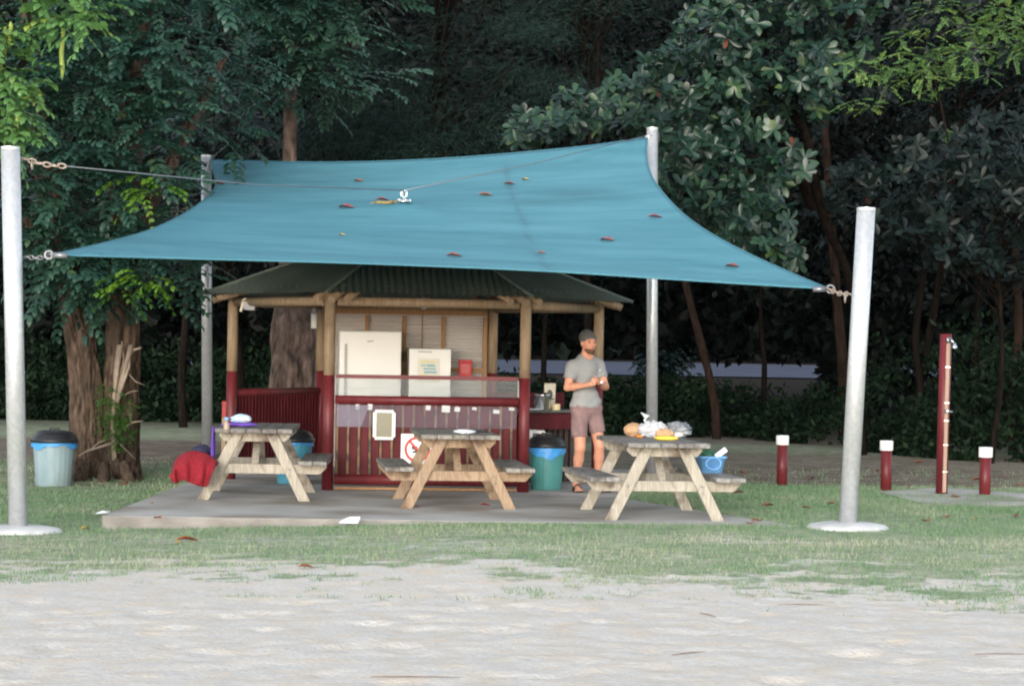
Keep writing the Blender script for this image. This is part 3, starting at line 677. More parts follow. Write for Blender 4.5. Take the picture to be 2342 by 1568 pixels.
Wt(cb_).build('countertop', mat('counter_grey', (.10, .09, .09), .35, (.14, .13, .13)), bench)
Wt(MB().bar(c0+Vector((0, 0, -.10))+en*.03, c1_+Vector((0, 0, -.10))+en*.03, .03, .175, (0, 0, 1))).build('apron', M['red_sheet'], bench)
b = MB()
for t in np.linspace(.3, .97, 9): 
    p = c0.lerp(c1_, t)+en*.30; Wt(MB().bar((p.x, p.y, .04), (p.x, p.y, .65), .018, .05, tuple(ed))).build('slat', M['slat'], bench)
b = MB(); b.bar(c0+Vector((0, 0, -.50))+en*.36, c1_+Vector((0, 0, -.50))+en*.36, .02, .62, (0, 0, 1)); Wt(b).build('cupboard_back', M['red_sheet'], bench)
b = MB()
for t in (.4, .52):
    p = c0.lerp(c1_, t)+en*.27; Wt(MB().bar((p.x, p.y, .555), (p.x, p.y, .65), .006, .035, tuple(ed))).build('sticker', M['grey_plastic'], bench)
b = MB(); b.bar(c0+Vector((0, 0, .13))+en*.49, c1_+Vector((0, 0, .13))+en*.49, .03, .17, (0, 0, 1)); Wt(b).build('splashback', M['red_sheet'], bench)
# low white conduit
b = MB(); q = P(1215, 988, 26.75)-bench.location; b.tube([q+Vector((-.12, 0, .02)), q+Vector((.14, 0, 0)), q+Vector((.15, 0, -.02))], .022, 8); b.lathe(q+Vector((-.03, -.02, -.12)), [(.05, 0), (.055, .05), (.05, .12), (.02, .14)], 12)
o = b.build('waste_pipe', M['white_paint'], bench, smooth=True)
# lights and fittings on the hut
o = empty('flood_light', P(558, 697, 27.3), 0, 'small grey floodlight on a cream bracket high on the left hut post', 'light')
b = MB(); b.box((.065, 0, -.01), (.13, .09, .10), Matrix.Rotation(R_(4), 3, 'Y')); b.build('lamp_housing', M['grey_plastic'], o, bevel=.01)
b = MB(); b.box((-.022, 0, -.02), (.028, .04, .12), Matrix.Rotation(R_(12), 3, 'Y')); b.tube([(-.02, 0, .05), (.02, 0, .07), (.05, 0, .05)], .012, 8); b.build('bracket', M['cream_plastic'], o, bevel=.004)
o = empty('tube_light', P(718, 728, 29.2), 0, 'short white tube fitting hanging by the rear left hut post', 'light')
b = MB(); b.tube([(0, 0, -.12), (0, 0, .06)], .035, 14); b.build('tube', M['white_paint'], o, smooth=True)
b = MB(); b.tube([(0, 0, .062), (0, 0, .13)], .028, 14); b.torus((0, 0, .06), .036, .006); b.build('holder', M['grey_plastic'], o, smooth=True)
o = empty('ceiling_lamp', P(970, 690, 27.6), 0, 'clear bulb fitting under the middle of the hut eaves', 'light')
b = MB(); b.lathe((0, 0, 0), [(.02, .16), (.06, .04), (.065, 0), (.05, -.01)], 14); b.build('fitting', M['galv_dark'], o, smooth=True)
b = MB(); b.lathe((0, 0, 0), [(.03, -.0101), (.042, -.05), (.03, -.085), (0, -.095)], 14); b.build('bulb', M['clearbag'], o, smooth=True)
o = empty('ceiling_lamp', P(1215, 694, 28.2), 0, 'small white dome fitting under the right end of the hut roof', 'light')
b = MB(); b.lathe((0, 0, -.02), [(.07, .06), (.075, .03), (.06, -.01), (.0, -.02)], 14); b.build('dome', M['white_paint'], o, smooth=True)

# ------------------------------------------------------------------ things in the hut
def wyaw(o, z=HR): o.rotation_euler = (0, 0, z); return o
# fridge: local x right, y back, origin bottom front-left
def fridge(px, dpt, wdt, hgt_, name, label):
    p = P(px, 784, dpt); o = empty(name, (p.x, p.y, .126), HR, label, 'fridge')
    return o
o = fridge(776, 28.85, .755, 1.73, 'refrigerator', 'tall white single door refrigerator with long handle against the hut back wall')
b = MB(); b.box((.375, .36, .865), (.74, .60, 1.73)); b.build('body', M['white'], o, bevel=.012)
b = MB(); b.box((.375, .028, .885), (.745, .055, 1.68)); dr = b.build('door', M['white'], o, bevel=.014)
b = MB(); b.bar((.075, -.03, .78), (.075, -.03, 1.57), .024, .022, (0, 1, 0)); b.box((.075, -.012, .80), (.02, .03, .03)); b.box((.075, -.012, 1.55), (.02, .03, .03)); b.build('handle', mat('handle_grey', (.42, .41, .41), .35), dr, bevel=.004)
b = MB(); b.bar((.335, -.004, 1.600), (.41, -.004, 1.612), .004, .010, (0, 0, 1)); b.build('badge', M['text_grey'], dr)
b = MB(); b.box((.375, .03, .02), (.72, .04, .045)); b.build('kick_plate', M['grey_plastic'], o)
o = fridge(937, 28.95, .5, 1.5, 'small_refrigerator', 'shorter white fridge covered in taped notices right of the tall one')
b = MB(); b.box((.25, .32, .765), (.50, .52, 1.53)); b.build('body', M['white'], o, bevel=.01)
b = MB(); b.box((.25, .03, 1.20), (.505, .055, .65)); d1 = b.build('upper_door', M['white'], o, bevel=.012)
b = MB(); b.box((.25, .03, .46), (.505, .055, .80)); d2 = b.build('lower_door', M['white'], o, bevel=.012)
b = MB(); b.bar((.1, -.003, 1.49), (.27, -.003, 1.487), .006, .010, (0, 0, 1)); b.build('badge', M['text_grey'], d1)
def notice(par, x0, z0, w_, h_, rows):
    n_ = MB().box((x0+w_/2, -.003, z0+h_/2), (w_, .003, h_)).build('taped_notice', M['paper'], par)
    for (rx, rz, rw, rh, mm) in rows:
        MB().box((x0+rx+rw/2, -.0062, z0+rz), (rw, .002, rh)).build('printed_line', M[mm], n_)
r1 = [(.03, .25, .18, .018, 'text_yellow'), (.04, .205, .06, .014, 'text_blue'), (.11, .205, .10, .026, 'text_blue'), (.07, .165, .15, .02, 'text_blue'), (.08, .125, .15, .026, 'text_blue'), (.04, .10, .08, .012, 'text_yellow'), (.04, .06, .10, .010, 'text_grey'), (.17, .045, .06, .03, 'text_yellow')]
notice(d1, .10, 1.12, .27, .29, r1)
r2 = [(.03, .22, .14, .008, 'text_grey'), (.03, .19, .12, .010, 'text_grey'), (.03, .165, .13, .010, 'text_grey'), (.03, .14, .14, .010, 'text_grey'), (.06, .10, .08, .009, 'text_grey'), (.05, .075, .09, .009, 'text_grey')]
notice(d2, .13, .60, .19, .25, r2)
# fire blanket pouch
o = empty('fire_blanket', P(1064, 845, 29.45), HR, 'red fire blanket pouch hanging on the back wall rail', 'fire blanket')
b = MB(); b.box((0, 0, 0), (.155, .035, .23)); b.box((0, -.005, .1), (.17, .04, .035)); b.build('pouch', mat('bright_red', (.48, .012, .02), .45, (.55, .02, .03)), o, bevel=.008)
b = MB()
for i, (z, w_) in enumerate([(.055, .09), (.035, .11), (.01, .10), (-.012, .10), (-.034, .09)]): b.box((0, -.0185, z), (w_, .002, .008))
b.build('printed_lines', mat('pinkish_print', (.62, .25, .25), .5), o)
# frying pan behind the rail glass
o = empty('frying_pan', P(990, 918, 26.35), 0, 'black frying pan with raised handle behind the glass screen', 'pan')
b = MB(); b.lathe((-.10, 0, -.02), [(.10, 0), (.125, .035), (.121, .035), (.098, .006), (0, .004)], 24); b.build('pan', M['black'], o, smooth=True)
b = MB(); b.tube([(-.0, 0, .012), (.04, 0, .03), (.12, 0, .045)], [.010, .011, .012], 8); b.build('handle', M['black'], o, smooth=True)
sh = MB().box((0, 0, 0), (1.9, .32, .03)); o2 = sh.build('shelf', M['stud'], hut); o2.location = W2L(P(975, 925, 26.3)); 
# pot, tin, dispenser, tray on the counter
def ctop(px, dpt): p = P(px, 900, dpt); return Vector((p.x, p.y, .125+.866))
o = empty('cooking_pot', ctop(1241, 27.05), 0, 'shiny steel cooking pot with lid on the maroon counter', 'pot')
b = MB(); b.lathe((0, 0, 0), [(.088, 0), (.092, .01), (.092, .165), (.096, .17)], 28); b.build('pot_body', M['steel'], o, smooth=True)
b = MB(); b.lathe((0, 0, .171), [(.097, 0), (.09, .012), (.04, .026), (.0, .028)], 28); l = b.build('lid', M['chrome'], o, smooth=True)
b = MB(); b.tube([(-.02, 0, .2), (-.02, 0, .225), (.02, 0, .225), (.02, 0, .2)], .006, 8); b.build('lid_knob', M['black'], l, smooth=True)
for s in (-1, 1):
    b = MB(); b.tube([(s*.09, -.025, .13), (s*.125, -.02, .13), (s*.125, .02, .13), (s*.09, .025, .13)], .006, 8); b.build('pot_handle', M['black'], o, smooth=True)
o = MB().lathe((0, 0, 0), [(.042, 0), (.044, .004), (.044, .07), (.040, .072), (.0, .068)], 20).build('cream_tin', M['candle'], smooth=True); o.location = ctop(1273, 27.1); tag(o, 'small cream coloured tin beside the steel pot', 'tin')
o = MB().lathe((0, 0, 0), [(.08, 0), (.11, .015), (.113, .022), (.07, .012), (0, .01)], 20).build('plate', M['litter_white'], smooth=True); o.location = ctop(1222, 26.93)+Vector((0, 0, .001)); tag(o, 'pale plate on the counter left of the steel pot', 'plate')
o = empty('paper_dispenser', P(1257, 905, 27.7), 0, 'cream dispenser board with dark oval standing behind the steel pot', 'dispenser')
o.location.z = .125+.867
b = MB(); b.box((0, 0, .16), (.135, .07, .27), Matrix.Rotation(R_(1.5), 3, 'Y')); b.box((0, 0, .0125), (.09, .09, .025)); b.build('case', M['cream_plastic'], o, bevel=.012)
b = MB(); b.lathe((0, 0, 0), [(.034, 0), (.034, .004), (0, .005)], 20); q = b.build('dark_oval', M['black'], o); q.rotation_euler = (R_(90), 0, 0); q.scale = (1, 1.65, 1); q.location = (.0, -.036, .165)
# sign board (prohibition sign)
o = empty('prohibition_sign', HW(pt(.79, .44, .05)), HR, 'white prohibition sign with red ring leaning behind the middle table', 'sign')
b = MB(); b.box((.17, 0, 0), (.355, .008, .355)); b.build('board', M['sign_white'], o, bevel=.003)
b = MB(); b.torus((.17, -.0055, .01), .125, .013, Matrix.Rotation(R_(90), 3, 'X'), 40, 6); b.bar((.085, -.007, .10), (.255, -.007, -.08), .006, .024, (0, 0, 1))
b.v = [(x, max(y, -.0095), z) for x, y, z in b.v]; b.build('red_ring', M['sign_red'], o)
b = MB(); b.lathe((0, 0, 0), [(.022, 0), (.022, .002), (0, .003)], 14); q = b.build('black_symbol', M['sign_black'], o); q.rotation_euler = (R_(90), 0, 0); q.location = (.13, -.0045, .03); 
b = MB(); b.bar((.15, -.0062, .04), (.19, -.0062, -.07), .003, .035, (0, 0, 1)); b.bar((.12, -.0062, -.02), (.22, -.0062, .0), .003, .02, (0, 0, 1)); b.build('black_symbol', M['sign_black'], o)

# ------------------------------------------------------------------ bins
def bin_(loc, h, r, m, label, bag_drop, hang=0, rz=0):
    o = empty('rubbish_bin', loc, rz, label, 'bin', 'round rubbish bins with blue bags')
    def flute(th, i): return .012*math.cos(22*th)
    MB().lathe((0, 0, 0), [(r*.80, 0), (r*.82, .01), (r*.88, h*.4), (r*.96, h*.85), (r*.975, h*.93)], 66, wob=flute).build('bin_body', m, o, smooth=True)
    def wob(th, i): return .02*math.sin(5*th)+.015*math.sin(11*th+1)
    b = MB(); n = 60; vs = []; fs = []
    for i in range(5):
        for k in range(n):
            th = 2*math.pi*k/n; t = i/4; drop = bag_drop*(.75+.25*math.sin(3*th+2)+.15*math.sin(8*th))+hang*math.exp(-((th-4.9)/.7)**2)
            rr_ = r*(1.02+.05*math.sin(9*th+i)*.3+.03*t+.02*math.sin(4*th)); vs.append((rr_*math.cos(th), rr_*math.sin(th), h*.965-drop*t))
    for i in range(4):
        for k in range(n): fs.append((i*n+k, i*n+(k+1) % n, (i+1)*n+(k+1) % n, (i+1)*n+k))
    b.add(vs, fs); b.build('bin_bag', M['binbag'], o, smooth=True)
    ld = MB().lathe((0, 0, h*.93), [(r*1.08, 0), (r*1.10, .03), (r*1.03, .045), (r*.98, .075), (r*.80, .115), (r*.60, .132), (r*.58, .12), (r*.35, .135), (0, .14)], 40).build('lid', M['black'], o, smooth=True)
    MB().tube([(-.06, 0, h*.93+.125), (-.05, 0, h*.93+.155), (.05, 0, h*.93+.155), (.06, 0, h*.93+.125)], .010, 8).build('lid_handle', M['black'], ld, smooth=True)
    return o
p = gpoint(115, 1113); p.y += .2; bin_(p, .53, .245, M['bin_grey'], 'pale grey bin with black lid beside the big twin trunked tree', .09)
p = G(1249, 1120); p.y += .12; p.z = .125; bin_(p, .50, .205, M['bin_teal'], 'teal green bin with sagging blue bag beside the front right hut post', .07, .10)
p = G(668, 1106); p.y += .12; p.z = .125; bin_(p, .50, .215, M['bin_blue'], 'blue bin in the hut doorway behind the left table', .07)

# ------------------------------------------------------------------ picnic tables
def picnic_table(center, rz, key, label):
    top, tim = WOOD[key]
    o = empty('picnic_table', center, rz, label, 'picnic table', 'timber picnic tables on the concrete slab')
    b = MB(); n = 5; w_ = .148
    for i in range(n):
        x = (i-(n-1)/2)*(w_+.006); jj = random.uniform(-.008, .008)
        b.box((x, jj, .70), (w_, 1.78, .042))
    b.build('tabletop', top, o, bevel=.005)
    for s in (-1, 1):
        b = MB()
        for i in range(2): b.box((s*(.585+(i-.5)*.142), random.uniform(-.01, .01), .385), (.137, 1.76, .042))
        b.build('bench_seat', top, o, bevel=.005)
    for fy in (-.66, .66):
        # upper cleat with chamfered ends, cross beam with chamfered ends
        sg = -1 if fy < 0 else 1
        MB().prism([(-.355, .678), (-.355, .64), (-.30, .588), (.30, .588), (.355, .64), (.355, .678)], 'y', fy-.021, fy+.021).build('top_cleat', tim, o, bevel=.004)
        MB().prism([(-.72, .363), (-.72, .335), (-.655, .268), (.655, .268), (.72, .335), (.72, .363)], 'y', fy-.021, fy+.021).build('cross_beam', tim, o, bevel=.004)
        for s in (-1, 1):
            yy = fy+sg*.0435
            hw = .058
            lg = MB().prism([(s*.505-hw, 0), (s*.505+hw, 0), (s*.165+hw, .676), (s*.165-hw, .676)] if s < 0 else [(s*.505-hw, 0), (s*.505+hw, 0), (s*.165+hw, .676), (s*.165-hw, .676)], 'y', yy-.021, yy+.021).build('leg', tim, o, bevel=.005)
            for zz in (.315, .63):
                x = s*(.505-(.34)*zz/.676); q = MB().lathe((0, 0, 0), [(.013, 0), (.013, .006), (.006, .010)], 10).build('bolt', M['galv_dark'], lg); q.rotation_euler = (R_(90)*-sg*-1, 0, 0); q.location = (x, yy+sg*.021, zz)
        MB().bar((0, fy-sg*.04, .32), (0, fy*.25, .672), .042, .07, (1, 0, 0)).build('brace', tim, o, bevel=.004)
    return o
def tcenter(nearx, neary, rz, fy=.70):
    p = G(nearx, neary, .125); return Vector((p.x-math.sin(rz)*fy, p.y+math.cos(rz)*fy, .125))
TB = {}
for key, (px, py, rz, lab) in {'grey': (580, 1144, R_(2.5), 'weathered grey picnic table with the red towel on its left bench'),
                              'tan': (1048, 1163, R_(6), 'orange tan picnic table in the middle with a white napkin on top'),
                              'pale': (1519, 1190, R_(7.5), 'pale picnic table on the right loaded with food bags')}.items():
    c = tcenter(px, py, rz); TB[key] = (c, rz); picnic_table(c, rz, key, lab)
def on_table(key, px, py, zt=.722):
    p = G(px, py, .125+zt); return p

# crumpled blob for bags / cloths
def blob(name, size, m, loc, amp=.25, seed=1, flat=0, n=26, freq=3.0, parent=None, rz=0, sm=True):
    rg = np.random.default_rng(seed); ph = rg.uniform(0, 6.28, (8, 3)); fr = rg.normal(0, freq, (8, 3)); vs = []; fs = []
    for i in range(n+1):
        th = math.pi*i/n
        for k in range(n*2):
            f_ = 2*math.pi*k/(n*2); d = np.array([math.sin(th)*math.cos(f_), math.sin(th)*math.sin(f_), math.cos(th)])
            w_ = sum(abs(math.sin(float(np.dot(fr[q], d))+ph[q, 0])) for q in range(8))/8
            r = 1+amp*(w_-.6)*2.2
            p = d*r; p = p*np.array(size)/2
            z = p[2]+size[2]/2
            vs.append((p[0], p[1], max(z, 0)))
    for i in range(n):
        for k in range(n*2): fs.append((i*n*2+k, i*n*2+(k+1) % (n*2), (i+1)*n*2+(k+1) % (n*2), (i+1)*n*2+k))
    b = MB().add(vs, fs); o = b.build(name, m, parent, smooth=sm); o.location = loc; o.rotation_euler = (0, 0, rz); return o
TZ = .125+.722
def tp(px, py): return G(px, py, TZ)
o = blob('paper_bag', (.20, .16, .13), M['paper_bag'], tp(1450, 998), .22, 3, freq=2.2); tag(o, 'crumpled brown paper bag at the left end of the right table', 'paper bag')
o = empty('clear_plastic_bag', tp(1493, 1000), 0, 'crumpled clear plastic bag with knotted top on the right table', 'plastic bag')
blob('bag_body', (.27, .18, .15), M['clearbag'], (0, 0, .002), .5, 5, parent=o, freq=5)
b = MB(); b.tube([(-.05, 0, .12), (-.085, .0, .17), (-.06, 0, .2), (-.12, 0, .24)], [.03, .012, .028, .006], 8, jit=.25); b.build('bag_knot', M['clearbag'], o, smooth=True)
o = blob('food_pack', (.18, .12, .09), M['paper_bag'], tp(1500, 1002)+Vector((.09, .12, 0)), .3, 8, freq=3); tag(o, 'tan food pack inside the heap of plastic bags', 'food pack')
o = blob('smoky_plastic_bag', (.24, .18, .15), M['smokebag'], tp(1550, 1000), .5, 9, freq=5); tag(o, 'smoky grey plastic bag at the right of the food heap', 'plastic bag')
o = blob('yellow_packet', (.235, .09, .045), M['yellow'], tp(1524, 1007), .12, 12, freq=2); tag(o, 'flat yellow packet in front of the plastic bags on the right table', 'packet')
o = blob('orange_fruit', (.07, .06, .03), M['orange'], tp(1463, 1001), .05, 13); tag(o, 'small orange piece of food beside the brown paper bag', 'food')
o = blob('white_tub', (.13, .10, .055), M['white_paint'], tp(1548, 1001)+Vector((0, .05, .0)), .06, 16, freq=1); tag(o, 'white tub under the smoky plastic bag', 'tub')
o = blob('napkin', (.20, .14, .04), mat('napkin_white', (.72, .76, .86), .8), tp(1062, 991), .35, 15, freq=3.5); tag(o, 'crumpled white napkin on the middle table', 'napkin')
b = MB(); b.tube([(-.09, 0, .012), (0, .0, .016), (.03, 0, .012)], [.010, .011, .008], 8); b.bar((.03, 0, .011), (.13, .01, .008), .004, .022, (0, 1, 0))
o = b.build('knife', M['black'], smooth=True); o.location = tp(1108, 989); tag(o, 'dark handled knife lying beside the white napkin', 'knife')
# things on the left table
o = blob('purple_cloth', (.33, .22, .045), M['purple'], tp(548, 975), .3, 21, freq=3); tag(o, 'purple cloth folded on the left table', 'cloth')
o = blob('light_blue_bundle', (.20, .13, .09), M['paleblue'], tp(551, 974)+Vector((0, .02, .03)), .25, 23, freq=2.5); tag(o, 'light blue and white bundle resting on the purple cloth', 'bundle')
o = empty('small_bottle', tp(508, 984)+Vector((.03, .1, 0)), 0, 'small bottle with blue cap at the left corner of the left table', 'bottle')
MB().lathe((0, 0, 0), [(.028, 0), (.03, .01), (.03, .06), (.014, .085), (.014, .095)], 14).build('bottle_body', mat('bottle_tan', (.35, .25, .2), .3), o, smooth=True)
MB().lathe((0, 0, .0951), [(.019, 0), (.019, .03), (0, .032)], 14).build('cap', M['tub_blue'], o, smooth=True)
# red topped stake behind the left table
p = P(512, 985, 26.9); o = empty('marker_stake', (p.x, p.y, .125), 0, 'thin timber stake with red painted top beside the left hut post', 'stake')
b = MB(); b.box((0, 0, .365), (.045, .03, .73)); b.build('stake', M['pole_wood'], o, bevel=.003)
b = MB(); b.box((0, 0, .82), (.047, .032, .178)); b.build('red_top', mat('stake_red', (.28, .015, .018), .6), o, bevel=.003)
# hanging purple bag at the left end of the left table
c, rz = TB['grey']
def tl_(key, x, y, z): c, rz = TB[key]; return c+Matrix.Rotation(rz, 3, 'Z') @ Vector((x, y, z))
b = MB(); vs = []; fs = []
for i in range(13):
    t = i/12
    for k in range(9):
        s_ = k/8-.5; vs.append((-.415-.012*math.sin(k*1.9+i*.2)-.01*t, -.62+s_*.22*(1-.35*t), .715-.30*t+.01*math.sin(k*2)))
for i in range(12):
    for k in range(8): fs.append((i*9+k, i*9+k+1, (i+1)*9+k+1, (i+1)*9+k))
b.add([tl_('grey', *v) for v in vs], fs); b.v = [tuple(v) for v in b.v]
o = b.build('purple_towel', M['purple'], smooth=True); so2 = o.modifiers.new('t', 'SOLIDIFY'); so2.thickness = .012; tag(o, 'purple towel hanging off the left side of the left table', 'towel')
o = blob('dark_bag', (.20, .22, .13), M['navy'], tl_('grey', -.545, -.45, .408), .2, 31, freq=2); tag(o, 'dark navy bag on the bench beside the red towel', 'bag')
# red towel draped over the near end of the left bench
def lerpc(pts, t):
    t = t*(len(pts)-1); k = min(int(t), len(pts)-2); h = t-k; p0, p1, p2, p3 = pts[max(k-1, 0)], pts[k], pts[k+1], pts[min(k+2, len(pts)-1)]
    return [.5*(2*b_+(c_-a_)*h+(2*a_-5*b_+4*c_-d_)*h*h+(3*b_-a_-3*c_+d_)*h**3) for a_, b_, c_, d_ in zip(p0, p1, p2, p3)]
rid = [(392, 1078), (399, 1054), (415, 1037), (440, 1030), (466, 1034), (486, 1044), (500, 1056)]
bot = [(386, 1090), (402, 1106), (414, 1097), (436, 1104), (456, 1111), (474, 1108), (488, 1063)]
b = MB(); vs = []; fs = []; nu, nv = 60, 36
for i in range(nu+1):
    u = i/nu; r0, b0_ = lerpc(rid, u), lerpc(bot, u)
    for k in range(nv+1):
        v = k/nv*1.5-.5       # -.5..0 falls behind, 0..1 hangs in front
        if v < 0: q = P(r0[0]+3*v, r0[1]+(b0_[1]-r0[1])*(-v)*1.6+2*math.sin(u*17), 23.78+(-v)*.85)
        else:
            t = v**1.15; dx = 2.2*math.sin(v*7+u*4); q = P(r0[0]+(b0_[0]-r0[0])*t+dx*.5, r0[1]+(b0_[1]-r0[1])*t, 23.78-.16*math.sin(min(v*1.7, 1)*math.pi/2)+.030*math.sin(u*24+v*2.5)*(.25+v)+.012*math.sin(u*47-v*4)*v)
        vs.append(q)
for i in range(nu):
    for k in range(nv): q = i*(nv+1)+k; fs.append((q, q+1, q+nv+2, q+nv+1))
b.add(vs, fs)
o = b.build('red_towel', M['towel'], smooth=True); so2 = o.modifiers.new('t', 'SOLIDIFY'); so2.thickness = .012; so2.offset = -1; tag(o, 'bright red towel draped over the left bench end of the left table', 'towel')
# blue tub on the right table's bench
bz = .125+.407; c_, rz_ = TB['pale']
o = empty('blue_tub', tl_('pale', .60, .12, .4065), rz_, 'light blue plastic tub of washing up on the right bench of the right table', 'tub')
def rrect(w_, d_, r, n=5):
    p = []
    for cx, cy, a0 in ((w_/2-r, d_/2-r, 0), (-w_/2+r, d_/2-r, 90), (-w_/2+r, -d_/2+r, 180), (w_/2-r, -d_/2+r, 270)):
        for i in range(n+1): a_ = R_(a0+90*i/n); p.append((cx+r*math.cos(a_), cy+r*math.sin(a_)))
    return p
b = MB(); vs = []; fs = []; lay = [(.20, .26, 0), (.245, .31, .14), (.275, .34, .142), (.275, .34, .160), (.240, .305, .160), (.19, .25, .012)]
for w_, d_, z in lay: vs += [(x, y, z) for x, y in rrect(w_, d_, .04)]
n = 24
for i in range(len(lay)-1):
    for k in range(n): fs.append((i*n+k, i*n+(k+1) % n, (i+1)*n+(k+1) % n, (i+1)*n+k))
fs.append(tuple(range(n-1, -1, -1))); fs.append(tuple(range((len(lay)-1)*n, len(lay)*n)))
b.add(vs, fs); b.build('tub_body', M['tub_blue'], o, smooth=True)
b = MB(); b.torus((0, -.156, .09), .055, .008, Matrix.Rotation(R_(97), 3, 'X'), 20, 6, 1.3); b.build('embossed_ring', M['tub_blue'], o, smooth=True)
q = blob('green_vegetables', (.17, .2, .12), M['green_dark'], tl_('pale', .575, .12, .50), .4, 41, freq=4); tag(q, 'dark green leafy vegetables heaped in the blue tub', 'vegetables')
b = MB(); b.bar((-.02, 0, 0), (.10, 0, .09), .03, .05, (0, 0, 1)); q = b.build('milk_carton', M['litter_white'], bevel=.004); q.location = tl_('pale', .64, .05, .545); q.rotation_euler = (0, 0, rz_); tag(q, 'white packet slanting out of the blue tub', 'packet')

# ------------------------------------------------------------------ bollards, shower, litter
for px, py, hpx, lab in [(1788, 1110, 115, 'white capped maroon bollard nearest the right table, left of the sail post'), (2026, 1123, 116, 'white capped maroon bollard between the right sail post and the shower'), (2252, 1135, 113, 'white capped maroon bollard right of the beach shower')]:
    p = gpoint(px, py); h_ = hpx*p.y/F; o = empty('bollard', p, 0, lab, 'bollard', 'maroon bollards with white tops')
    o.rotation_euler = (0, R_(random.uniform(-.6, .6)), 0)
    MB().tube([(0, 0, -.05), (0, 0, h_-.112)], .064, 22).build('bollard_post', M['red'], o, smooth=True)
    MB().lathe((0, 0, h_-.113), [(.076, 0), (.0775, .004), (.077, .108), (.072, .113), (0, .114)], 26).build('white_cap', M['white_paint'], o, smooth=True)
p = gpoint(2153, 1133); p.z = .135; sc_ = p.y/F
o = empty('beach_shower', p, 0, 'maroon beach shower post with timber strip and chrome shower head', 'shower')
o.rotation_euler = (0, R_(.6), 0)
hh = 1.79
MB().tube([(0, 0, 0), (0, 0, hh)], .066, 22).build('shower_post', M['red'], o, smooth=True)
MB().box((.018, -.068, hh*.48), (.042, .02, hh*.94)).build('timber_strip', M['tan_panel'], o, bevel=.003)
b = MB()
for z in (.25, .55, .82, 1.02, 1.42): b.box((.018, -.080, z), (.055, .006, .012))
b.build('strap', M['chrome'], o)
b = MB(); b.tube([(.02, -.08, hh-.07), (.03, -.13, hh-.05), (.06, -.16, hh-.10)], .012, 8); b.lathe((.07, -.165, hh-.16), [(.035, 0), (.035, .012), (.018, .04), (.013, .065)], 14); b.box((.018, -.085, hh-.07), (.05, .02, .06)); b.build('shower_head', M['chrome'], o, smooth=True)
b = MB(); b.tube([(.018, -.08, .93), (.018, -.13, .93)], .014, 8); b.tube([(-.02, -.13, .93), (.075, -.13, .925)], .009, 8); b.lathe((.018, -.105, .915), [(.02, 0), (.022, .03), (.014, .035)], 10); b.build('tap', M['chrome'], o, smooth=True)
# litter
b = MB(); vs = [(-.10, -.02, 0), (.07, -.03, .0), (.10, .05, .02), (-.07, .05, .012), (.0, .0, .05), (.09, .01, .05)]
b.add(vs, [(0, 1, 4), (1, 5, 4), (1, 2, 5), (2, 3, 5, 4), (3, 0, 4)]); o = b.build('paper_litter', M['litter_white']); q = gpoint(800, 1204); o.location = q+Vector((0, 0, .04)); o.rotation_euler = (.2, 0, .1); tag(o, 'pale blue scrap of paper on the grass in front of the slab', 'litter')
b = MB(); b.add([(-.07, -.02, 0), (.05, -.03, .01), (.08, .02, .02), (-.04, .04, .0), (0, 0, .03)], [(0, 1, 4), (1, 2, 4), (2, 3, 4), (3, 0, 4)]); o = b.build('paper_litter', M['litter_white']); o.location = gpoint(232, 1182)+Vector((0, .05, .03)); tag(o, 'small pale scrap of paper at the left corner of the slab', 'litter')
GL = 'fallen leaves on the ground'
mm = ['leaf_red', 'leaf_orange', 'leaf_red', 'leaf_yellow']
spots = [(1590, 1113, .13, 0), (1745, 1108, .12, 1), (1755, 1160, .14, 0), (1688, 1130, .13, 0), (1845, 1165, .1, 0), (2165, 1186, .15, 0), (2117, 1196, .13, 1), (2185, 1140, .12, 1), (2230, 1190, .08, 3), (1900, 1155, .1, 1), (2320, 1184, .14, 0), (1855, 1098, .12, 0), (2100, 1060, .15, 1), (2235, 1100, .14, 1), (2080, 1115, .13, 0), (2330, 1112, .14, 1), (1950, 1120, .14, 1), (1700, 1085, .12, 1), (2010, 1080, .13, 1), (2300, 1095, .12, 0), (270, 1180, .1, 3), (285, 1110, .1, 1), (230, 1085, .1, 3), (345, 1145, .1, 1), (1730, 1195, .1, 1), (2140, 1100, .1, 0), (2270, 1130, .1, 1)]
leaf_labs = ['dark red leaf on the slab edge behind the right table', "brown leaf on the dirt right of the right table's bench end", "red leaf on the grass below the right table's right bench", "small red leaf just beyond the right table's front right leg", 'tiny red leaf on the grass halfway between slab tip and right post', 'dark curled leaf on the lawn below the shower, the larger of a pair', 'brown leaf beside the dark curled leaf below the shower', 'dark leaf lying on the shower slab just right of the post foot', 'small yellow leaf on the lawn right of the dark pair', 'tiny brown leaf on the grass left of the right post foot', 'red leaf on the lawn near the paving strip at the right edge', 'red leaf on the dirt path beyond the first bollard', 'orange leaf on the dirt path left of the shower, farthest back', 'orange leaf on the path right of the shower post', 'red leaf at the foot of the middle bollard, on its right', 'orange brown leaf right of the last bollard, near the frame edge', 'orange leaf on the grass between right post and middle bollard', 'brown leaf on the dirt left of the first bollard', 'brown leaf on the path just left of the middle bollard', 'red leaf on the path behind the last bollard', 'straw leaf on the lawn at the left corner of the slab', 'brown leaf on the dirt at the foot of the twin trunked tree', 'straw leaf in the shade left of the twin trunked tree roots', "small brown leaf on the slab's left edge side lawn", 'tiny brown leaf at the right tip of the slab', 'red leaf on the path between middle bollard and shower', 'dark leaf at the foot of the last bollard']
for i, (px, py, s_, k) in enumerate(spots):
    q = gpoint(px, py); leaf_obj('fallen_leaf', q+Vector((0, 0, .02)), s_, M[mm[k]], leaf_labs[i], GL)
